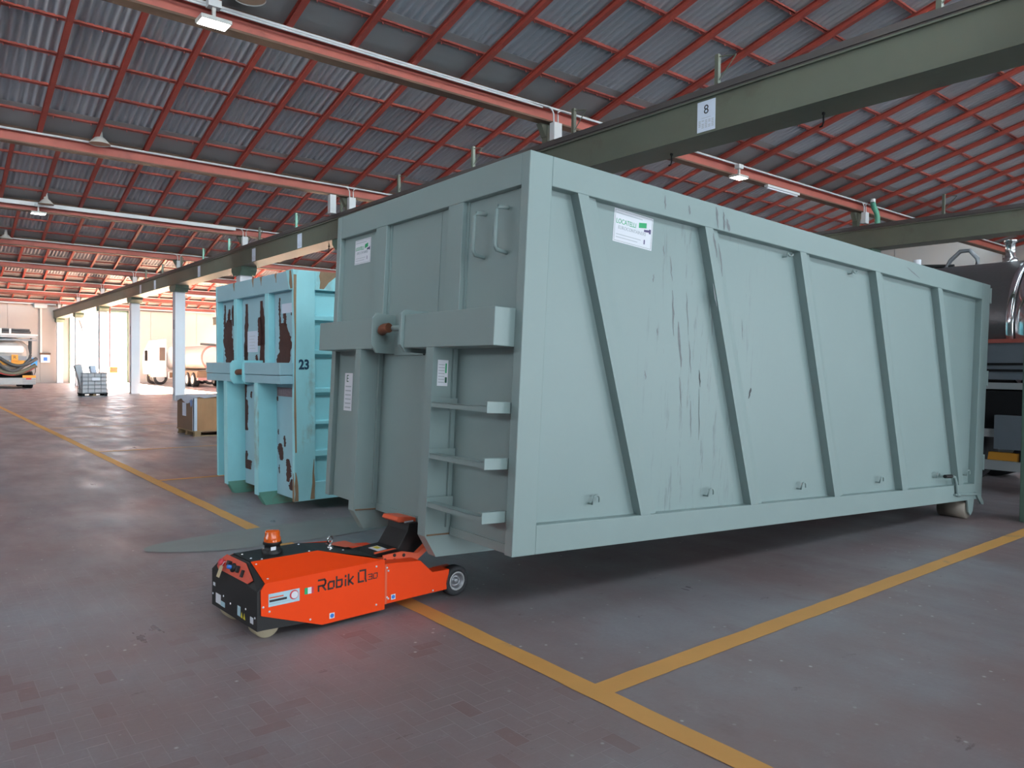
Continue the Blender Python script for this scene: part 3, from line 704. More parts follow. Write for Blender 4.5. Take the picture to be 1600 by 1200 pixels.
MB().prism([(.0, 2.352), (.18, 2.352), (.10, 2.15), (.0, 2.15)], 'x', -.006, -.001).build('corner_plate', TURQ_RUST, tc_)
B(.226, L2-.2, .0005, .1, 0, .185).build('bottom_rail', TURQ_RUST, tc_, bv); B(.226, L2-.2, W2-.1, W2, 0, .185).build('bottom_rail', TURQ, tc_)
B(.226, L2-.2, .06, .066, .185, 2.155).build('side_panel', TURQ, tc_); B(.226, L2-.2, W2-.066, W2-.06, .185, 2.155).build('side_panel', TURQ, tc_)
B(.07, .08, .055, W2-.055, 0, 2.155).build('front_panel', TURQ_DULL, tc_); B(L2-.08, L2-.07, .09, W2-.09, 0, 2.1).build('rear_door', TURQ, tc_); B(.08, L2-.08, .07, W2-.07, .03, .05).build('floor_plate', TURQ, tc_)
for za, zb in ((1.155, 1.075), (.82, .75), (.515, .42), (1.55, 1.47), (1.9, 1.82)):
    MB().prism([(.06, za), (.012, za-.012), (.012, zb+.03), (.06, zb)], 'x', .226, L2-.2).build('side_rib', TURQ, tc_)
for y0, y1 in ((.66, .767), (1.62, 1.722)): B(0, .07, y0, y1, 1.41, 2.155).build('front_rib', TURQ, tc_, .004)
B(-.14, .07, .03, 1.0, 1.285, 1.41).build('bumper_beam', TURQ_DULL, tc_, bv); B(-.135, .07, .03, 1.0, 1.195, 1.28).build('bumper_beam', TURQ_DULL, tc_, bv)
B(-.14, .07, 1.40, W2-.06, 1.285, 1.41).build('bumper_beam', TURQ_DULL, tc_, bv); B(-.135, .07, 1.40, W2-.06, 1.195, 1.28).build('bumper_beam', TURQ_DULL, tc_, bv)
MB().prism([(.07, 1.17), (-.12, 1.17), (-.16, 1.22), (-.16, 1.40), (-.13, 1.435), (.07, 1.435)], 'y', 1.38, 1.40).build('pocket_cheek', TURQ, tc_)
MB().prism([(.07, 1.17), (-.12, 1.17), (-.16, 1.22), (-.16, 1.40), (-.13, 1.435), (.07, 1.435)], 'y', 1.0, 1.02).build('pocket_cheek', TURQ, tc_)
B(.0, .03, 1.02, 1.38, 1.17, 1.43).build('pocket_back', TURQ, tc_); MB().tube([(-.08, 1.38, 1.30), (-.09, 1.25, 1.305), (-.08, 1.02, 1.30)], .033, 12).build('hook_bar', RUSTBAR, tc_)
for y0, y1 in ((.615, .72), (1.557, 1.66)):
    B(-.14, -.128, y0, y1, 0, 1.195).build('leg_flange', TURQ_RUST, tc_); B(-.128, .07, y0+.002, y0+.014, .03, 1.195).build('leg_web', TURQ, tc_); B(-.128, .07, y1-.014, y1-.002, .03, 1.195).build('leg_web', TURQ, tc_)
    MB().prism([(-.14, .03), (-.128, .03), (-.045, -.105), (L2-.25, -.105), (L2-.25, -.114), (-.055, -.114)], 'y', y0, y1).build('skid_flange', TURQ_GREEN, tc_)
    MB().prism([(-.128, .03), (-.045, -.105), (L2-.25, -.105), (L2-.25, .0)], 'y', y0+.002, y0+.014).build('skid_web', TURQ_GREEN, tc_)
    MB().prism([(-.128, .03), (-.045, -.105), (L2-.25, -.105), (L2-.25, .0)], 'y', y1-.014, y1-.002).build('skid_web', TURQ_GREEN, tc_)
rr = random.Random(3)
def peel(y0, y1, z0, z1, parts=22, waist=.25, x=.0692):
    """ragged flake of bare rust on the front sheet"""
    lf = []; rg = []
    for i in range(parts+1):
        t = i/parts; z = z0+(z1-z0)*t; taper = 1-.5*t**4 if z1-z0 > .25 else 1-.5*abs(2*t-1)**3
        c = (y0+y1)/2+(y1-y0)*.12*math.sin(t*5+y0*9); hw = (y1-y0)/2*1.15*taper*(1-waist*.5+waist*rr.uniform(-.6, .6))
        lf.append((x, c-hw+rr.uniform(-.008, .008), z)); rg.append((x, c+hw+rr.uniform(-.008, .008), z))
    vs = lf+rg; n = parts+1
    MB().add(vs, [(i, i+1, n+i+1, n+i) for i in range(parts)]).build('rust_patch', RUST, tc_)
for a in ((1.92, 2.25, 1.41, 1.93), (2.19, 2.26, 1.85, 2.12), (1.90, 1.98, 1.85, 2.10), (2.02, 2.12, 1.88, 2.06), (1.44, 1.56, 1.41, 2.09), (1.47, 1.57, 1.42, 1.62), (.95, 1.09, 1.41, 2.10), (.98, 1.16, 1.60, 1.92), (.26, .58, 1.41, 1.83), (.36, .44, 1.8, 2.02), (.50, .55, 1.8, 2.1), (.10, .19, 1.68, 1.95), (.16, .24, 1.9, 2.0),
          (1.14, 1.22, 1.41, 1.50), (1.46, 1.60, .62, .98), (1.50, 1.58, .95, 1.19), (1.34, 1.62, .17, .28), (1.48, 1.56, .26, .38), (.45, .58, .37, .55), (.38, .44, .52, .64), (.26, .38, .16, .40), (.10, .30, .08, .20), (.12, .20, .28, .44), (.54, .57, .22, .32), (.56, .59, .64, .70), (.57, .62, 1.0, 1.05), (1.33, 1.38, 1.0, 1.08)): peel(*a)
pp = B(.0675, .0685, 1.15, 1.46, 1.53, 1.77).build('paper_sheet', PAPER, tc_); pp['label'] = 'weathered white paper sheet'
for k in range(5): B(.067, .0674, 1.22+.03*(k % 2), 1.40, 1.57+.035*k, 1.575+.035*k).build('print', GREYPRINT, pp)
pp = B(.0675, .0685, .12, .47, 1.93, 2.03).build('paper_sheet', PAPER, tc_); pp['label'] = 'torn white label under the top rail'
pp = B(.0675, .0685, .12, .6, 1.055, 1.15).build('name_strip', mat('worn_name_strip', (.22, .15, .17), .6, var=.6, scale=40), tc_); pp['label'] = 'dark worn lettering strip below the bumper'
text('number', '23', .135, NAVY, tc_, frame((.105, -.002, 1.388), (1, 0, 0), (0, 0, 1)), sx=.85, bold=.005)
STAIN = mat('rust_stain', (.30, .19, .11), .7, var=.35, scale=9, bump=.1)
rt_ = random.Random(21)
def stain(pts, axis, v):
    # ragged upright stain: pts = (u, half width, z) rows
    lf = []; rg = []
    for u, h, z in pts:
        a, b = u-h+rt_.uniform(-.006, .006), u+h+rt_.uniform(-.006, .006)
        lf.append((a, v, z) if axis == 'y' else (v, a, z)); rg.append((b, v, z) if axis == 'y' else (v, b, z))
    n = len(pts); MB().add(lf+rg, [(i, i+1, n+i+1, n+i) for i in range(n-1)]).build('rust_stain', STAIN, tc_)
stain([(.020, .018, .005), (.022, .018, .08), (.018, .016, .16), (.015, .012, .24), (.012, .006, .30)], 'y', -.0012)
stain([(.195, .022, .01), (.20, .022, .10), (.205, .018, .18), (.205, .010, .28), (.205, .004, .42)], 'y', -.0012)
stain([(.012, .010, .5), (.012, .010, .9), (.010, .008, 1.3), (.012, .010, 1.7), (.010, .009, 2.0), (.012, .011, 2.3)], 'y', -.0012)
stain([(.028, .024, .0), (.028, .024, .1), (.030, .018, .2), (.032, .010, .29)], 'x', -.0012)
stain([(.045, .030, 2.16), (.055, .038, 2.22), (.06, .030, 2.28), (.07, .02, 2.345)], 'x', -.0072)
for u in (.45, .86, 1.1, 1.7): stain([(u, .006, 2.25), (u, .014, 2.29), (u+.01, .022, 2.32), (u, .03, 2.347)], 'x', -.0012)
stain([(.30, .02, 2.17), (.33, .05, 2.24), (.36, .09, 2.30), (.38, .10, 2.348)], 'y', -.0008)
stain([(.52, .02, 2.20), (.53, .05, 2.26), (.55, .10, 2.30), (.55, .12, 2.348)], 'y', -.0008)

# ------------------------------------------------------------------ orange tug robot
RW = .64
rb = thing('tug_robot', 'low orange and black tug robot lifting the front of the grey container', 'robot', (2.8128, 4.0232, 0), (0, 0, .06))
# black shell
sec = lambda s, zt=.40, z0=.05: [(s, .004, z0), (s, .004, .322), (s, .20, zt), (s, RW-.20, zt), (s, RW-.004, .322), (s, RW-.004, z0)]
def loft(rings):
    m = MB(); n = len(rings[0]); vs = [v for r_ in rings for v in r_]; fs = []
    for i in range(len(rings)-1):
        for k in range(n): fs.append((i*n+k, i*n+(k+1) % n, (i+1)*n+(k+1) % n, (i+1)*n+k))
    fs += [tuple(range(n)), tuple(range((len(rings)-1)*n, len(rings)*n))]
    return m.add(vs, fs)
fr = [(-1.355, .004, .072), (-1.355, .004, .285), (-1.352, .20, .300), (-1.352, RW-.20, .300), (-1.355, RW-.004, .285), (-1.355, RW-.004, .072)]
loft([fr, sec(-1.315, .40, .072), sec(-.90), [(-.56, .004, .05), (-.56, .004, .325), (-.56, .2, .33), (-.56, RW-.2, .33), (-.56, RW-.004, .325), (-.56, RW-.004, .05)]]).build('black_shell', BLACK, rb)
# orange side panels and bevel plates
for y0, y1 in ((-.004, .004), (RW-.004, RW+.004)):
    MB().prism([(-1.335, .155), (-.975, .028), (-.56, .030), (-.56, .330), (-1.312, .325), (-1.338, .29)], 'y', y0, y1).build('side_panel', ORANGE, rb)
for f in (1, -1):
    Y = (lambda y: y) if f == 1 else (lambda y: RW-y)
    vs = [(-1.312, Y(-.003), .3255), (-1.306, Y(.198), .403), (-.90, Y(.198), .403), (-.56, Y(-.003), .331)]
    MB().add(vs+[(a, b, c-.006) for a, b, c in vs], [(0, 1, 2, 3), (4, 5, 6, 7), (0, 1, 5, 4), (1, 2, 6, 5), (2, 3, 7, 6), (3, 0, 4, 7)]).build('bevel_panel', ORANGE, rb)
vs = [(-1.306, .198, .4045), (-1.306, RW-.198, .4045), (-.90, RW-.198, .4045), (-.90, .198, .4045)]
MB().add(vs+[(a, b, c-.005) for a, b, c in vs], [(0, 1, 2, 3), (4, 5, 6, 7), (0, 1, 5, 4), (1, 2, 6, 5), (2, 3, 7, 6), (3, 0, 4, 7)]).build('top_plate', BLACK, rb)
vs = [(-.90, .198, .4035), (-.90, RW-.198, .4035), (-.57, RW-.06, .334), (-.57, .06, .334)]
MB().add(vs, [(0, 1, 2, 3)]).build('rear_cover', BLACK, rb)
MB().add([(-.72, RW-.20, .372), (-.52, RW-.10, .345), (-.50, .35, .340), (-.64, .33, .358)], [(0, 1, 2, 3)]).build('orange_cover', ORANGE2, rb)
# rear fork arms
for y0, y1, yo in ((.0, .10, 0), (RW-.10, RW, RW-.004)):
    MB().prism([(-.555, .058), (-.555, .305), (-.295, .282), (-.20, .192), (-.065, .188), (-.085, .060)], 'y', y0, y1).build('fork_arm', ORANGE, rb, .003)
MB().prism([(-.55, .07), (-.55, .300), (-.30, .276), (-.22, .17), (-.22, .07)], 'y', .10, RW-.10).build('cross_frame', ORANGE2, rb)
B(-.56, -.545, -.006, .05, .06, .30).build('hinge_strip', ORANGE2, rb)
for y0 in (.105, .205): MB().prism([(-.50, .27), (-.50, .325), (-.36, .33), (-.24, .30), (-.24, .24)], 'y', y0, y0+.012).build('hinge_cheek', ORANGE2, rb)
for k, (s, z) in enumerate(((-.49, .295), (-.42, .315), (-.42, .285), (-.35, .305))): MB().lathe([(.011, 0), (.011, .004)], 10, Matrix.Translation((s, .105, z)) @ Matrix.Rotation(R(90), 4, 'X')).build('bolt_hole', BLACK, rb)
# black lifting arm with orange pad
MB().prism([(-.56, .312), (-.33, .325), (-.255, .43), (-.245, .478), (-.175, .478), (-.165, .43), (-.09, .40), (-.14, .30), (-.25, .262), (-.56, .285)], 'y', .20, .44).build('lifting_arm', BLACK, rb, .004)
MB().prism([(-.325, .500), (-.31, .522), (-.20, .510), (-.165, .500), (-.165, .470), (-.30, .484)], 'y', .235, .405).build('lifting_pad', ORANGE2, rb, .006)
B(-.26, -.19, .232, .2345, .476, .487).build('pad_label', WHITE, rb)
lb = MB().add([(-.455, .24, .3205), (-.385, .24, .3245), (-.385, .36, .3245), (-.455, .36, .3205)], [(0, 1, 2, 3)]).build('arm_label', WHITE, rb); MB().add([(-.43, .29, .3224), (-.395, .29, .3246), (-.395, .35, .3246), (-.43, .35, .3224)], [(0, 1, 2, 3)]).build('print', YELLOW, lb)
for y0 in (.12, RW-.16): MB().prism([(-.30, .25), (-.24, .25), (-.09, .345), (-.13, .365)], 'y', y0, y0+.04).build('strut', ORANGE2, rb)
# wheels
for y0, sgn in ((.0, 1), (RW, -1)):
    M = Matrix.Translation((0, y0, .098)) @ Matrix.Rotation(R(90)*sgn, 4, 'X')
    w_ = MB().lathe([(.055, -.07), (.088, -.07), (.098, -.06), (.098, -.012), (.090, 0), (.062, 0), (.060, -.008)], 32, M, True).build('rear_wheel', TYRE, rb)
    MB().lathe([(.060, -.010), (.056, -.002), (.046, -.004), (.040, -.022), (.022, -.024), (.020, -.006), (.008, -.004), (.0, -.004)], 28, M, True).build('hub', CAGE, w_)
    MB().lathe([(.062, -.001), (.060, .0015), (.054, .0015), (.052, -.002)], 28, M, True).build('rim_ring', CHASSIS, w_)
    B(-.10, .02, (.10 if sgn == 1 else RW-.14), (.14 if sgn == 1 else RW-.10), .07, .18).build('axle_block', ORANGE2, rb)
M = Matrix.Translation((-1.265, .07, .075)) @ Matrix.Rotation(R(-90), 4, 'X')
MB().lathe([(.04, 0), (.07, .0), (.075, .01), (.075, .09), (.07, .10), (.04, .10)], 28, M).build('drive_wheel', BEIGE, rb)
MB().lathe([(.04, 0), (.07, .0), (.075, .01), (.075, .09), (.07, .10), (.04, .10)], 28, Matrix.Translation((-1.265, RW-.17, .075)) @ Matrix.Rotation(R(-90), 4, 'X')).build('drive_wheel', BEIGE, rb)
# beacon
bc = MB().lathe([(.058, 0), (.058, .018), (.046, .022), (.044, .048), (.054, .052), (.052, .066)], 24, Matrix.Translation((-1.125, RW/2, .4045))).build('beacon', BLACK, rb)
MB().lathe([(.048, .066), (.047, .09), (.043, .094), (.042, .122), (.036, .130), (.0, .132)], 24, Matrix.Translation((-1.125, RW/2, .4045)), True).build('beacon_lens', AMBER, bc)
B(-1.16, -1.13, RW/2-.0585, RW/2-.055, .43, .45).build('beacon_label', WHITE, bc)
# eye bolt
eb = MB().lathe([(.018, 0), (.018, .012), (.008, .016), (.008, .03)], 12, Matrix.Translation((-.76, .30, .375))).build('eye_bolt', STEEL, rb)
MB().tube([(-.76+.022*math.cos(2*math.pi*i/16), .30+.010*math.cos(2*math.pi*i/16), .427+.024*math.sin(2*math.pi*i/16)) for i in range(17)], .006, 8).build('eye_ring', STEEL, eb)
# control panel on the sloping front face
o_ = Vector((-1.335, RW/2, .348)); MP = frame(o_+Vector((-.004, 0, .0012)), (0, -1, 0), (.037, 0, .1))
def on(M, x0, x1, y0, y1, z0, z1): return MB().box(x0, x1, y0, y1, z0, z1, M)
vs2 = [(-.24, -.035), (-.215, -.048), (.20, -.048), (.245, -.02), (.10, .046), (-.165, .046), (-.235, .0)]
m = MB(); n = len(vs2); vs = [MP @ Vector((x, y, z)) for z in (0, .004) for x, y in vs2]
cp = m.add(vs, [tuple(range(n)), tuple(range(2*n-1, n-1, -1))]+[(i, (i+1) % n, (i+1) % n+n, i+n) for i in range(n)]).build('control_panel', SALMON, rb)
def knob(x, y, prof, mt, nm): return MB().lathe(prof, 16, MP @ Matrix.Translation((x, y, .004))).build(nm, mt, cp)
knob(-.165, -.004, [(.016, 0), (.016, .012), (.022, .014), (.020, .026), (.0, .028)], REDPRINT, 'stop_button')
knob(-.02, -.004, [(.026, 0), (.026, .010), (.018, .016), (.010, .02)], BLACK, 'selector_ring'); knob(-.02, -.004, [(.012, .018), (.011, .040), (.0, .042)], BLUE, 'selector_knob')
on(MP, -.095, -.062, -.006, .022, .004, .022).build('switch', BLACK, cp); on(MP, .035, .055, -.018, .018, .004, .02).build('switch', BLACK, cp); on(MP, .10, .122, -.03, .008, .004, .014).build('switch', BLACK, cp)
tg = on(MP, -.155, -.115, -.085, -.02, .024, .026).build('hang_tag', mat('manila_tag', (.55, .45, .28), .7), cp); MB().tube([MP @ Vector((-.135, -.02, .025)), MP @ Vector((-.13, .005, .02)), MP @ Vector((-.12, .01, .004))], .002, 5).build('string', WHITE, tg)
# screws
SC = MB().lathe([(.0062, 0), (.0062, .002), (.0, .0045)], 8, None, True).mesh('screw', WHITE)
for s, z in ((-1.325, .20), (-1.29, .17), (-1.05, .075), (-.62, .07), (-.545, .28), (-.545, .10), (-.535, .26), (-.535, .09), (-.20, .075), (-.62, .30)): inst(SC, 'screw', rb, (s, -.0045, z), (R(90), 0, 0))
for s, y, z in ((-1.285, .03, .339), (-1.29, .165, .392), (-1.24, .205, .405), (-.95, .205, .405), (-1.28, .26, .405), (-1.28, .38, .405), (-1.12, .44, .405), (-.80, .23, .386), (-.70, .25, .364), (-.92, .40, .405)): inst(SC, 'screw', rb, (s, y, z))
for y, z in ((.60, .20), (.46, .16), (.36, .14), (.24, .15), (.15, .16), (.03, .14), (.62, .14)): inst(SC, 'screw', rb, (-1.355, y, z), (0, R(-90), 0))
# stickers on the black nose and orange flank
for y0, y1, z0, z1, mt in ((.50, .575, .098, .155, WHITE), (.44, .50, .096, .125, PALEBLUE), (.22, .26, .10, .155, PALEBLUE), (.05, .09, .10, .135, WHITE), (.585, .615, .19, .21, WHITE)):
    B(-1.3565, -1.3555, y0, y1, z0, z1).build('nose_sticker', mt, rb)
for y in (.20, .165): MB().add([(-1.357, y-.015, .098), (-1.357, y+.015, .098), (-1.357, y, .135)], [(0, 1, 2)]).build('warning_triangle', YELLOW, rb)
def flank(x0, x1, z0, z1, mt, nm, par, y=-.0052): return MB().box(x0, x1, y, -.004, z0, z1).build(nm, mt, par)
ms = flank(-1.295, -1.115, .195, .265, PALEBLUE, 'maker_sticker', rb); ms['label'] = 'pale sticker with red roundel'
flank(-1.29, -1.21, .240, .247, ORANGE2, 'print', ms, -.006); flank(-1.29, -1.19, .220, .232, INK, 'print', ms, -.006); flank(-1.29, -1.17, .208, .211, GREYPRINT, 'print', ms, -.006)
MB().lathe([(.026, 0), (.026, .001)], 20, Matrix.Translation((-1.148, -.0052, .235)) @ Matrix.Rotation(R(90), 4, 'X')).build('roundel', REDPRINT, ms); MB().lathe([(.020, 0), (.020, .001)], 20, Matrix.Translation((-1.145, -.0062, .234)) @ Matrix.Rotation(R(90), 4, 'X')).build('roundel_centre', WHITE, ms)
fg = flank(-1.085, -1.066, .222, .258, GREEN, 'flag_sticker', rb); flank(-1.066, -1.043, .222, .258, WHITE, 'flag_white', fg); flank(-1.043, -1.030, .222, .258, REDPRINT, 'flag_red', fg)
for s, z in ((-.93, .052), (-.515, .078)):
    q = flank(s, s+.032, z, z+.032, WHITE, 'lift_point_sticker', rb); MB().lathe([(.012, 0), (.012, .001)], 14, Matrix.Translation((s+.016, -.0053, z+.016)) @ Matrix.Rotation(R(90), 4, 'X')).build('print', BLUE, q)
# flank lettering drawn in straight strokes
STRK_T = .0105
STRK = {'R': [[(0, 0), (0, .45)], [(0, 1), (.85, 1), (1, .85), (1, .62), (.85, .45), (0, .45)], [(.55, .45), (1, 0)]], 'o': [[(.2, .65), (0, .5), (0, .0), (.75, 0)], [(.3, .65), (.95, .65), (.95, .12)]], 'b': [[(0, 1), (0, .0), (.75, 0), (.95, .15), (.95, .65), (.2, .65)]],
        'i': [[(.2, 0), (.2, .55)], [(.2, .86), (.2, .95)]], 'k': [[(0, 0), (0, 1)], [(.8, .7), (.15, .35), (.8, 0)]], 'Q': [[(0, .85), (0, .05), (.7, .05)], [(.2, 1), (1, 1), (1, .25), (1.1, 0)]], '3': [[(0, 1), (1, 1), (1, 0), (0, 0)], [(.2, .5), (1, .5)]], '0': [[(.2, 1), (1, 1), (1, .2)], [(0, .85), (0, 0), (.85, 0)]]}
def strokes(ch, x, z, w_, h_, t, par):
    m = MB()
    for pl in STRK[ch]:
        for (a, b), (c, d) in zip(pl[:-1], pl[1:]):
            p = Vector((x+a*w_, z+b*h_)); q = Vector((x+c*w_, z+d*h_)); dd = (q-p).normalized(); p -= dd*t*.45; q += dd*t*.45; nn = Vector((-dd.y, dd.x))*t/2
            m.add([(v.x, -.0058, v.y) for v in (p+nn, p-nn, q-nn, q+nn)], [(0, 1, 2, 3)])
    return m.build('letter', INKB, par)
lt = flank(-1.0, -.999, .226, .227, INKB, 'lettering', rb, -.0045)
x = -1.0
for ch, w_, adv in (('R', .043, .062), ('o', .036, .052), ('b', .036, .052), ('i', .03, .026), ('k', .036, .066)): strokes(ch, x, .226, w_, .060, STRK_T, lt); x += adv
strokes('Q', x, .226, .046, .068, STRK_T, lt); x += .066; strokes('3', x, .232, .026, .03, .0055, lt); x += .036; strokes('0', x, .232, .026, .03, .0055, lt)

# ------------------------------------------------------------------ wooden crate
cr = thing('plywood_crate', 'plywood crate on a pallet with white and blue film on top beside the turquoise container', 'crate', (4.66, 16.2, 0))
cw, cd = 1.5, 1.22
B(0, .02, 0, cd, .12, .80).build('side_board', WOOD2, cr); B(.02, cw, 0, .02, .12, .80).build('front_board', WOOD, cr); B(cw-.02, cw, .02, cd, .12, .80).build('side_board', WOOD2, cr); B(.02, cw-.02, cd-.02, cd, .12, .80).build('back_board', WOOD, cr)
B(-.01, cw, -.01, cd, .095, .12).build('deck_board', PALLET, cr)
for x in (.02, cw/2-.06, cw-.14):
    for y in (.0, cd/2-.06, cd-.12): B(x, x+.12, y, y+.12, .02, .095).build('pallet_block', PALLET, cr)
for y in (.0, cd/2-.06, cd-.12): B(0, cw, y, y+.1, 0, .02).build('pallet_board', PALLET, cr)
B(-.012, .0, -.012, .06, .12, .80).build('edge_guard', PLASTIC, cr); B(-.012, .06, -.012, 0, .12, .80).build('edge_guard', PLASTIC, cr)
rr = random.Random(5); g = MB(); NX, NY = 16, 14; vs = []
for j in range(NY+1):
    for i in range(NX+1):
        u = -.12+(cw+.24)*i/NX; v = -.05+(cd+.10)*j/NY
        z = .815+rr.uniform(0, .03)
        if i < 2: u = -.02+rr.uniform(-.012, .0); z = (.815 if i else .715+.04*math.sin(j*.7+1)+rr.uniform(-.012, .012))
        if i == NX: u = cw+.012; z = .72
        if j == 0: v = -.018; z -= .02
        vs.append((u, v, z))
fs = [(j*(NX+1)+i, j*(NX+1)+i+1, (j+1)*(NX+1)+i+1, (j+1)*(NX+1)+i) for j in range(NY) for i in range(NX)]
g.add(vs, fs, True).build('plastic_film', PLASTIC, cr)
MB().add([(-.03, .02, .78), (-.03, .22, .74), (-.028, .12, .60), (-.028, .03, .66)], [(0, 1, 2, 3)]).build('blue_film', PLASTICB, cr)
B(-.004, -.001, .55, .82, .40, .68).build('paper_label', PAPER, cr)

# ------------------------------------------------------------------ caged tote
tt = thing('caged_tote', 'grey caged tote on a pallet with folded grey sheets sticking out', 'tote', (6.15, 38.0, 0))
for x in (0, .45, .9): 
    for y in (0, .45, .9): B(x, x+.12, y, y+.12, .02, .12).build('pallet_block', PALLET if x == .45 else DARK, tt)
B(-.02, 1.04, -.02, 1.04, .12, .15).build('pallet_deck', DARK, tt); B(-.02, 1.04, -.02, .1, 0, .02).build('pallet_runner', CAGE, tt); B(-.02, 1.04, .9, 1.02, 0, .02).build('pallet_runner', CAGE, tt)
m = MB(); 
for a in range(4):
    pass
B(.04, .98, .04, .05, .15, 1.05).build('tote_wall', TOTE, tt); B(.04, .98, .97, .98, .15, 1.05).build('tote_wall', TOTE, tt); B(.04, .05, .05, .97, .15, 1.05).build('tote_wall', TOTE, tt); B(.97, .98, .05, .97, .15, 1.05).build('tote_wall', TOTE, tt); B(.05, .97, .05, .97, .15, .17).build('tote_floor', TOTE, tt)
for k in range(6):
    z = .18+.176*k; MB().tube([(0, 0, z), (1.02, 0, z), (1.02, 1.02, z), (0, 1.02, z), (0, 0, z)], .014, 6).build('cage_bar', CAGE, tt)
for k in range(5):
    q = 1.02*k/4
    for p in ((q, 0), (q, 1.02), (0, q), (1.02, q)): MB().tube([(p[0], p[1], .15), (p[0], p[1], 1.06)], .012, 6).build('cage_bar', CAGE, tt)
B(.40, .72, -.03, -.018, .72, .86).build('cage_plate', WHITE, tt)
fsh = thing('folded_sheet', 'folded grey sheet leaning left out of the caged tote', 'sheet', (6.35, 38.5, .18)); MB().box(-.13, .13, -.25, .25, 0, 1.28, Matrix.Rotation(R(-14), 4, 'Y')).build('sheet', TOTE, fsh, .03)
fsh = thing('folded_sheet', 'folded pale sheet standing in the middle of the caged tote', 'sheet', (6.82, 38.5, .18)); MB().box(-.11, .11, -.25, .25, 0, 1.22, Matrix.Rotation(R(-9), 4, 'Y')).build('sheet', PAPER, fsh, .03)

# ------------------------------------------------------------------ service truck at the far left
def wheel(t, x, y, r, wd_, ax, nm='wheel'):
    M = Matrix.Translation((x, y, r)) @ (Matrix.Rotation(R(90), 4, 'Y') if ax == 'x' else Matrix.Rotation(R(90), 4, 'X'))
    o = MB().lathe([(r*.6, -wd_/2), (r*.95, -wd_/2), (r, -wd_/2+.03), (r, wd_/2-.03), (r*.95, wd_/2), (r*.6, wd_/2)], 28, M).build(nm, TYRE, t)
    MB().lathe([(r*.6, -wd_/2-.005), (r*.5, -wd_/2+.05), (r*.2, -wd_/2+.02), (r*.2, wd_/2-.02), (r*.5, wd_/2-.05), (r*.6, wd_/2+.005)], 20, M).build('rim', CHASSIS, o); return o
vt = thing('vacuum_truck', 'rear of a vacuum truck with hoses and orange R plate by the left edge', 'truck', (4.75, 51.3, 0))
B(-1.3, 1.2, 0, .25, .22, .62).build('bumper', CHASSIS, vt, .03)
for z in (.30, .40, .50): B(.55, 1.21, -.012, 0, z, z+.04).build('bumper_slat', CAGE, vt)
B(.55, 1.2, -.02, 0, .62, .76).build('light_bar', ORANGE3, vt); B(-1.3, -.6, -.02, 0, .62, .76).build('light_bar', ORANGE3, vt); B(.72, .98, -.03, -.012, .52, .61).build('tail_light', LIGHTR, vt)
B(-1.0, 1.0, .2, 6, .6, .95).build('chassis', DARK, vt)
for y in (.9, 2.2, 5.4):
    for x in (-.95, .95): wheel(vt, x, y, .5, .35, 'x')
MB().lathe([(.95, 0), (1.0, .1), (1.0, 4.6), (.6, 4.9)], 32, Matrix.Translation((0, .3, 1.95)) @ Matrix.Rotation(R(-90), 4, 'X')).build('tank', TRUCKG, vt)
MB().lathe([(.88, 0), (.86, .06), (.6, .18), (.0, .24)], 32, Matrix.Translation((-.1, .3, 1.95)) @ Matrix.Rotation(R(90), 4, 'X'), True).build('rear_dome', TRUCKG, vt)
vs2 = rounded(-.62, .62, 2.05, 2.45, .12); MB().prism(vs2, 'y', -.02, .06).build('valve_plate', TRUCKW, vt)
for q in ((-.85, .70), (-.55, .74)):
    pts = [(q[0]+1.8*i/12, -.05-.10*math.sin(math.pi*i/12), 1.75-.75*math.sin(math.pi*i/12)*(1 if q[0] < -.6 else .6)) for i in range(13)]
    MB().tube(pts, .10, 10).build('suction_hose', RUBBERH, vt)
pts = [(-1.1+2.3*i/14, -.12, 1.35-.5*math.sin(math.pi*i/14)) for i in range(15)]; MB().tube(pts, .13, 10).build('suction_hose', mat('olive_hose', (.14, .13, .09), .5), vt)
pts = [(-1.1+2.2*i/14, -.2, 1.18-.40*math.sin(math.pi*i/14)) for i in range(15)]; MB().tube(pts, .03, 8).build('red_hose', LIGHTR, vt)
for s in (-1, 1):
    for k in range(3): MB().tube([(s*(.72+.1*k), -.05, 1.3+.2*k), (s*(.95), -.1, 1.9+.15*k), (s*(.85+.06*k), -.02, 2.5+.2*k)], .055, 8).build('jet_hose', RUBBERH, vt)
B(-.75, .75, -.04, .02, 1.62, 1.86).build('pump_block', CAGE, vt)
B(-.9, .9, -.02, .1, 1.35, 1.62).build('orange_frame', ORANGE3, vt); B(-.1, .0, -.03, .1, 1.3, 1.62).build('frame_bar', CHASSIS, vt)
rpnl = B(.0, .32, -.24, -.22, 1.62, 1.94).build('hazard_plate', ORANGE3, vt); text('letter', 'R', .26, INK, rpnl, frame((.16, -.243, 1.78), (1, 0, 0), (0, 0, 1)))
B(-1.1, 1.2, -.1, 3.5, 2.92, 3.05).build('hose_tray', CHASSIS, vt); B(-1.2, 1.25, -.15, .2, 2.74, 2.84).build('tray_bar', CAGE, vt); B(-1.25, 1.3, -.12, 3.4, 3.05, 3.13).build('tray_rim', TRUCKW, vt)
for z, x1 in ((3.23, .95), (3.36, .9)): MB().tube([(-1.2, -.05, z), (x1, -.05, z)], .07, 10).build('rolled_hose', RUBBERH, vt)
for x in (-.55, -.1): B(x, x+.1, -.14, .0, 3.14, 3.42).build('strap', TRUCKW, vt)
for x in (-.9, .9): B(x-.05, x+.05, .0, .1, 2.3, 2.75).build('tray_post', DARK, vt)

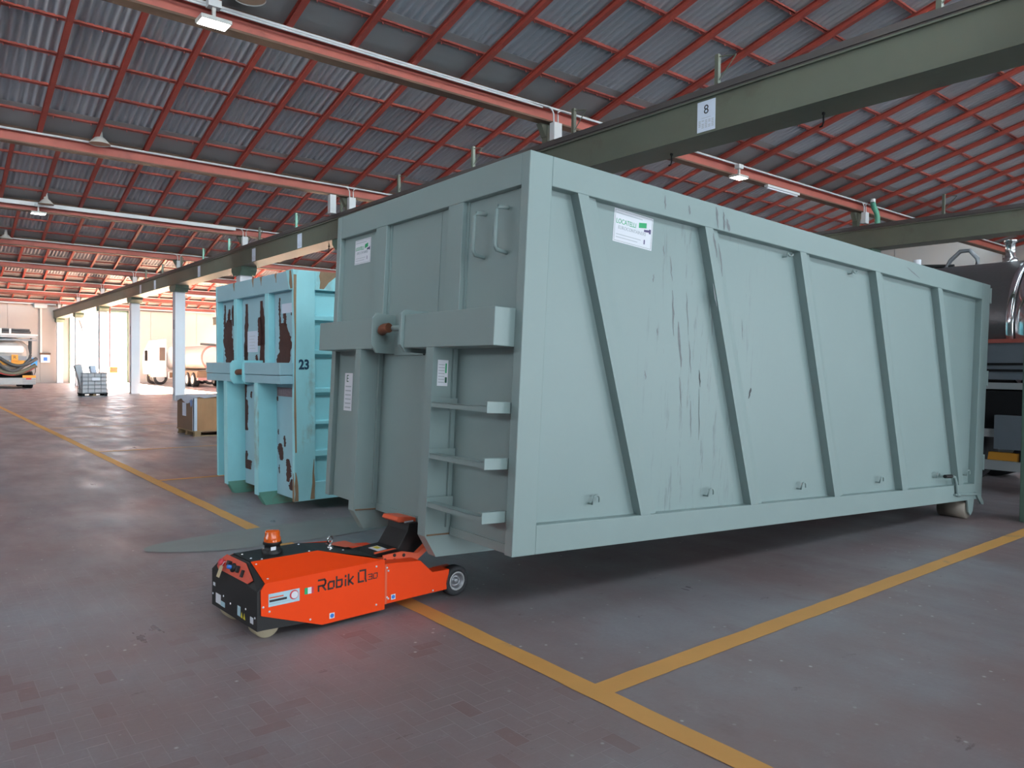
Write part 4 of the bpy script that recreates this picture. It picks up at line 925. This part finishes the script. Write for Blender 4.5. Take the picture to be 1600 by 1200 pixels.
# ------------------------------------------------------------------ white truck and tanker behind the columns
tr = thing('white_truck', 'white truck cab and rounded body in the sunlit bay between white columns', 'truck', (13.75, 58.3, 0))
MB().prism([(0.05, .75), (.0, 1.6), (.12, 2.5), (.45, 3.25), (1.1, 3.35), (1.1, .75)], 'y', 0, 2.3).build('cab', TRUCKW, tr, .06)
B(.62, 1.0, -.015, 0, 1.75, 2.7).build('side_window', GLASSD, tr); B(.02, 1.1, -.03, 0, .55, 1.0).build('step_panel', TRUCKW, tr)
B(-.38, -.2, -.15, -.02, 1.7, 2.45).build('mirror', DARK, tr); MB().tube([(-.3, -.08, 2.45), (-.2, -.08, 2.6), (.15, 0, 2.6)], .02, 6).build('mirror_arm', DARK, tr)
MB().lathe([(.5, 0), (.85, .25), (.9, .5), (.9, 3.6), (.7, 3.9)], 28, Matrix.Translation((1.35, 1.15, 1.95)) @ Matrix.Rotation(R(90), 4, 'Y')).build('tank', TRUCKW, tr)
B(.3, 5.3, .5, 1.8, .6, .95).build('chassis', BROWNM, tr); B(1.2, 2.4, -.02, .4, .45, .95).build('side_box', TRUCKW, tr); B(1.3, 1.7, -.03, -.02, .5, .9).build('box_door', BROWNM, tr)
for x in (.7, 2.9, 4.2): wheel(tr, x, .2, .48, .3, 'y'); wheel(tr, x, 2.1, .48, .3, 'y')
tk = thing('tanker_truck', 'tanker with round pinkish rear lid and orange plate right of the nearest white column', 'truck', (16.1, 51.6, 0))
M = Matrix.Translation((0, 0, 1.95)) @ Matrix.Rotation(R(90), 4, 'X')
MB().lathe([(.80, -6), (.84, -5.8), (.84, -.1), (.80, 0)], 32, M).build('tank', TRUCKG, tk); MB().lathe([(.84, -.02), (.84, .05), (.74, .07), (.72, .03)], 32, M, True).build('lid_rim', PINK, tk); MB().lathe([(.74, .05), (.5, .16), (.0, .22)], 32, M, True).build('rear_lid', TRUCKG, tk)
B(-1.1, 1.2, -.3, 0, .45, .62).build('bumper', mat('red_white_strip', (.5, .25, .24), .5, var=.3, scale=8), tk); B(-1.0, 1.0, .0, 5.5, .6, 1.05).build('chassis', BROWNM, tk); B(-1.1, 1.1, -.1, .1, .62, 1.0).build('rear_frame', BROWNM, tk)
for y in (1.0, 2.3):
    for x in (-.9, .9): wheel(tk, x, y, .48, .35, 'x')
pl = B(.55, .95, -.26, -.24, 1.75, 2.15).build('hazard_plate', ORANGE3, tk); text('letter', 'R', .32, INK, pl, frame((.75, -.263, 1.95), (1, 0, 0), (0, 0, 1)))
MB().tube([(-.9, -.1, 2.85), (.2, -.15, 2.8), (.6, -.15, 2.5), (.8, -.15, 2.3)], .08, 10).build('hose', RUBBERH, tk); MB().tube([(.3, -.2, 3.0), (.9, -.2, 2.4)], .1, 10).build('boom', CAGE, tk)
MB().lathe([(.45, -.2), (.55, 0), (.55, .7), (.4, .8)], 24, Matrix.Translation((1.2, .1, 1.95)) @ Matrix.Rotation(R(90), 4, 'Y')).build('hose_drum', STEEL, tk)
B(-.5, .9, -.2, .0, 1.0, 1.2).build('pump', CAGE, tk)
cm = thing('round_disc', 'grey round disc on a thin rod in front of the far wall', 'mirror', (18.2, YG(6)-.06, 2.9)); MB().lathe([(.0, 0), (.36, .01), (.36, .04), (.0, .06)], 24, Matrix.Translation((0, 0, .6)) @ Matrix.Rotation(R(90), 4, 'X'), True).build('disc', CAGE, cm); MB().tube([(0, .06, .5), (0, .06, 2.92)], .03, 6).build('rod', CABLE, cm)
# far wall fittings
wb = thing('socket_box', 'blue socket box with hanging cable on the far wall', 'electrical box', (7.4, YF-.16, 1.3)); B(-.2, .2, -.1, .16, 0, .55).build('housing', BLUEBOX, wb, .02); MB().tube([(.1, -.02, .0), (.08, -.06, -.5), (-.1, -.1, -.9), (-.25, -.12, -1.2)], .03, 6).build('cable', CABLE, wb)
wb = thing('switch_cabinet', 'brown and white switch box beside the blue socket box on the far wall', 'electrical box', (8.1, YF-.16, 1.5)); B(-.3, .3, -.1, .16, 0, .6).build('housing', WHITE, wb, .02); B(-.34, .34, -.14, .16, .6, .72).build('hood', BROWN, wb); B(-.12, .12, -.115, -.1, .15, .4).build('dial', BLUE, wb)
wb = thing('wall_duct', 'upright grey duct on the far wall left of the last column', 'duct', (7.9, YF-.2, 2.2)); B(-.12, .0, 0, .2, 0, 3.4).build('duct', CONDUIT, wb); B(-.5, .3, -.3, .2, 3.3, 3.75).build('unit', CONDUIT, wb, .03)
tag(B(XL, DOORX[0]-.3, YF-.12, YF-.02, 5.78, 5.9).build('wall_pipe', CONDUIT), 'long white pipe along the top of the far wall', 'pipe')
tag(B(DOORX[1]+.3, XR, YF-.12, YF-.02, 5.78, 5.9).build('wall_pipe', CONDUIT), 'white pipe along the top of the far wall right of the gate', 'pipe')

# ------------------------------------------------------------------ dark tank truck behind the grey container
dk = thing('tank_truck', 'dark stainless tank truck with polished ring at the right edge behind the grey container', 'truck', (11.75, 2.2, 0))
M = Matrix.Translation((0, 0, 2.12)) @ Matrix.Rotation(R(-90), 4, 'X')
MB().lathe([(.90, -2.0), (.90, 5.2), (.84, 5.5), (.6, 5.75)], 48, M).build('tank', DARKTANK, dk)
MB().lathe([(.905, .92), (.93, .93), (.935, 1.0), (.93, 1.16), (.905, 1.17)], 48, M, True).build('polished_ring', CHROME, dk); MB().lathe([(.905, 1.19), (.92, 1.2), (.92, 1.27), (.905, 1.28)], 48, M, True).build('polished_ring', CHROME, dk)
B(-1.02, -.80, -2, 5.4, 1.42, 1.90).build('side_locker', GREYBOX, dk); B(-1.05, -.8, -2, 5.4, 1.88, 1.93).build('red_edge_strip', REDG, dk)
for z in (1.52, 1.60): B(-1.035, -1.02, -2, 5.4, z, z+.03).build('locker_rib', DARK, dk)
B(-1.05, -.9, -2, 5.4, 1.30, 1.38).build('side_rail', CHASSIS, dk); B(-.4, .4, -2, 5.4, .9, 1.3).build('chassis', DARK, dk)
for y in (-.6, 1.9, 3.3):
    for x in (-.82, .82): wheel(dk, x, y, .5, .36, 'x')
B(-1.1, -.75, .0, 5.2, .70, 1.28).build('mudguard', DARK, dk)
B(-1.15, -1.10, .6, 5.2, .70, .80).build('guard_rail', CHASSIS, dk); B(-1.20, -1.10, .9, 1.28, .56, .98).build('grey_cover', GREYBOX, dk); B(-1.06, -1.0, -1, 5.2, .28, .40).build('guard_rail', CHASSIS, dk); B(-.98, -.9, 1.0, 2.2, .40, .50).build('reflector_bar', ORANGE3, dk)
for y in (1.0, 4.6): B(-1.0, -.95, y, y+.06, .28, 1.3).build('guard_post', DARK, dk)
MB().tube([(-.1, 1.9, 3.0), (-.1, 1.9, 3.10), (-.1, 2.0, 3.22), (-.1, 2.12, 3.22), (-.1, 2.25, 3.10), (-.1, 2.3, 3.0)], .03, 8).build('lifting_eye', CAGE, dk)
MB().lathe([(.09, 0), (.09, .06), (.06, .07), (.06, .26), (.08, .27), (.08, .30)], 16, Matrix.Translation((-.1, 1.5, 3.0))).build('vent_valve', STEEL, dk)
MB().lathe([(.05, 0), (.05, .16)], 12, Matrix.Translation((-.1, 2.7, 3.0))).build('valve', WHITE, dk); MB().tube([(-.1, 2.75, 3.08), (-.1, 2.95, 3.10), (-.1, 3.05, 3.22), (-.1, 3.2, 3.24)], .025, 8).build('hose', BLACK, dk); MB().tube([(-.1, 2.2, 3.02), (-.1, 2.65, 3.06)], .025, 8).build('hose', BLACK, dk)
for y in (1.05, .75): MB().tube([(-.1, y, 3.0), (-.1, y, 3.07)], .012, 6).build('stud', CAGE, dk)
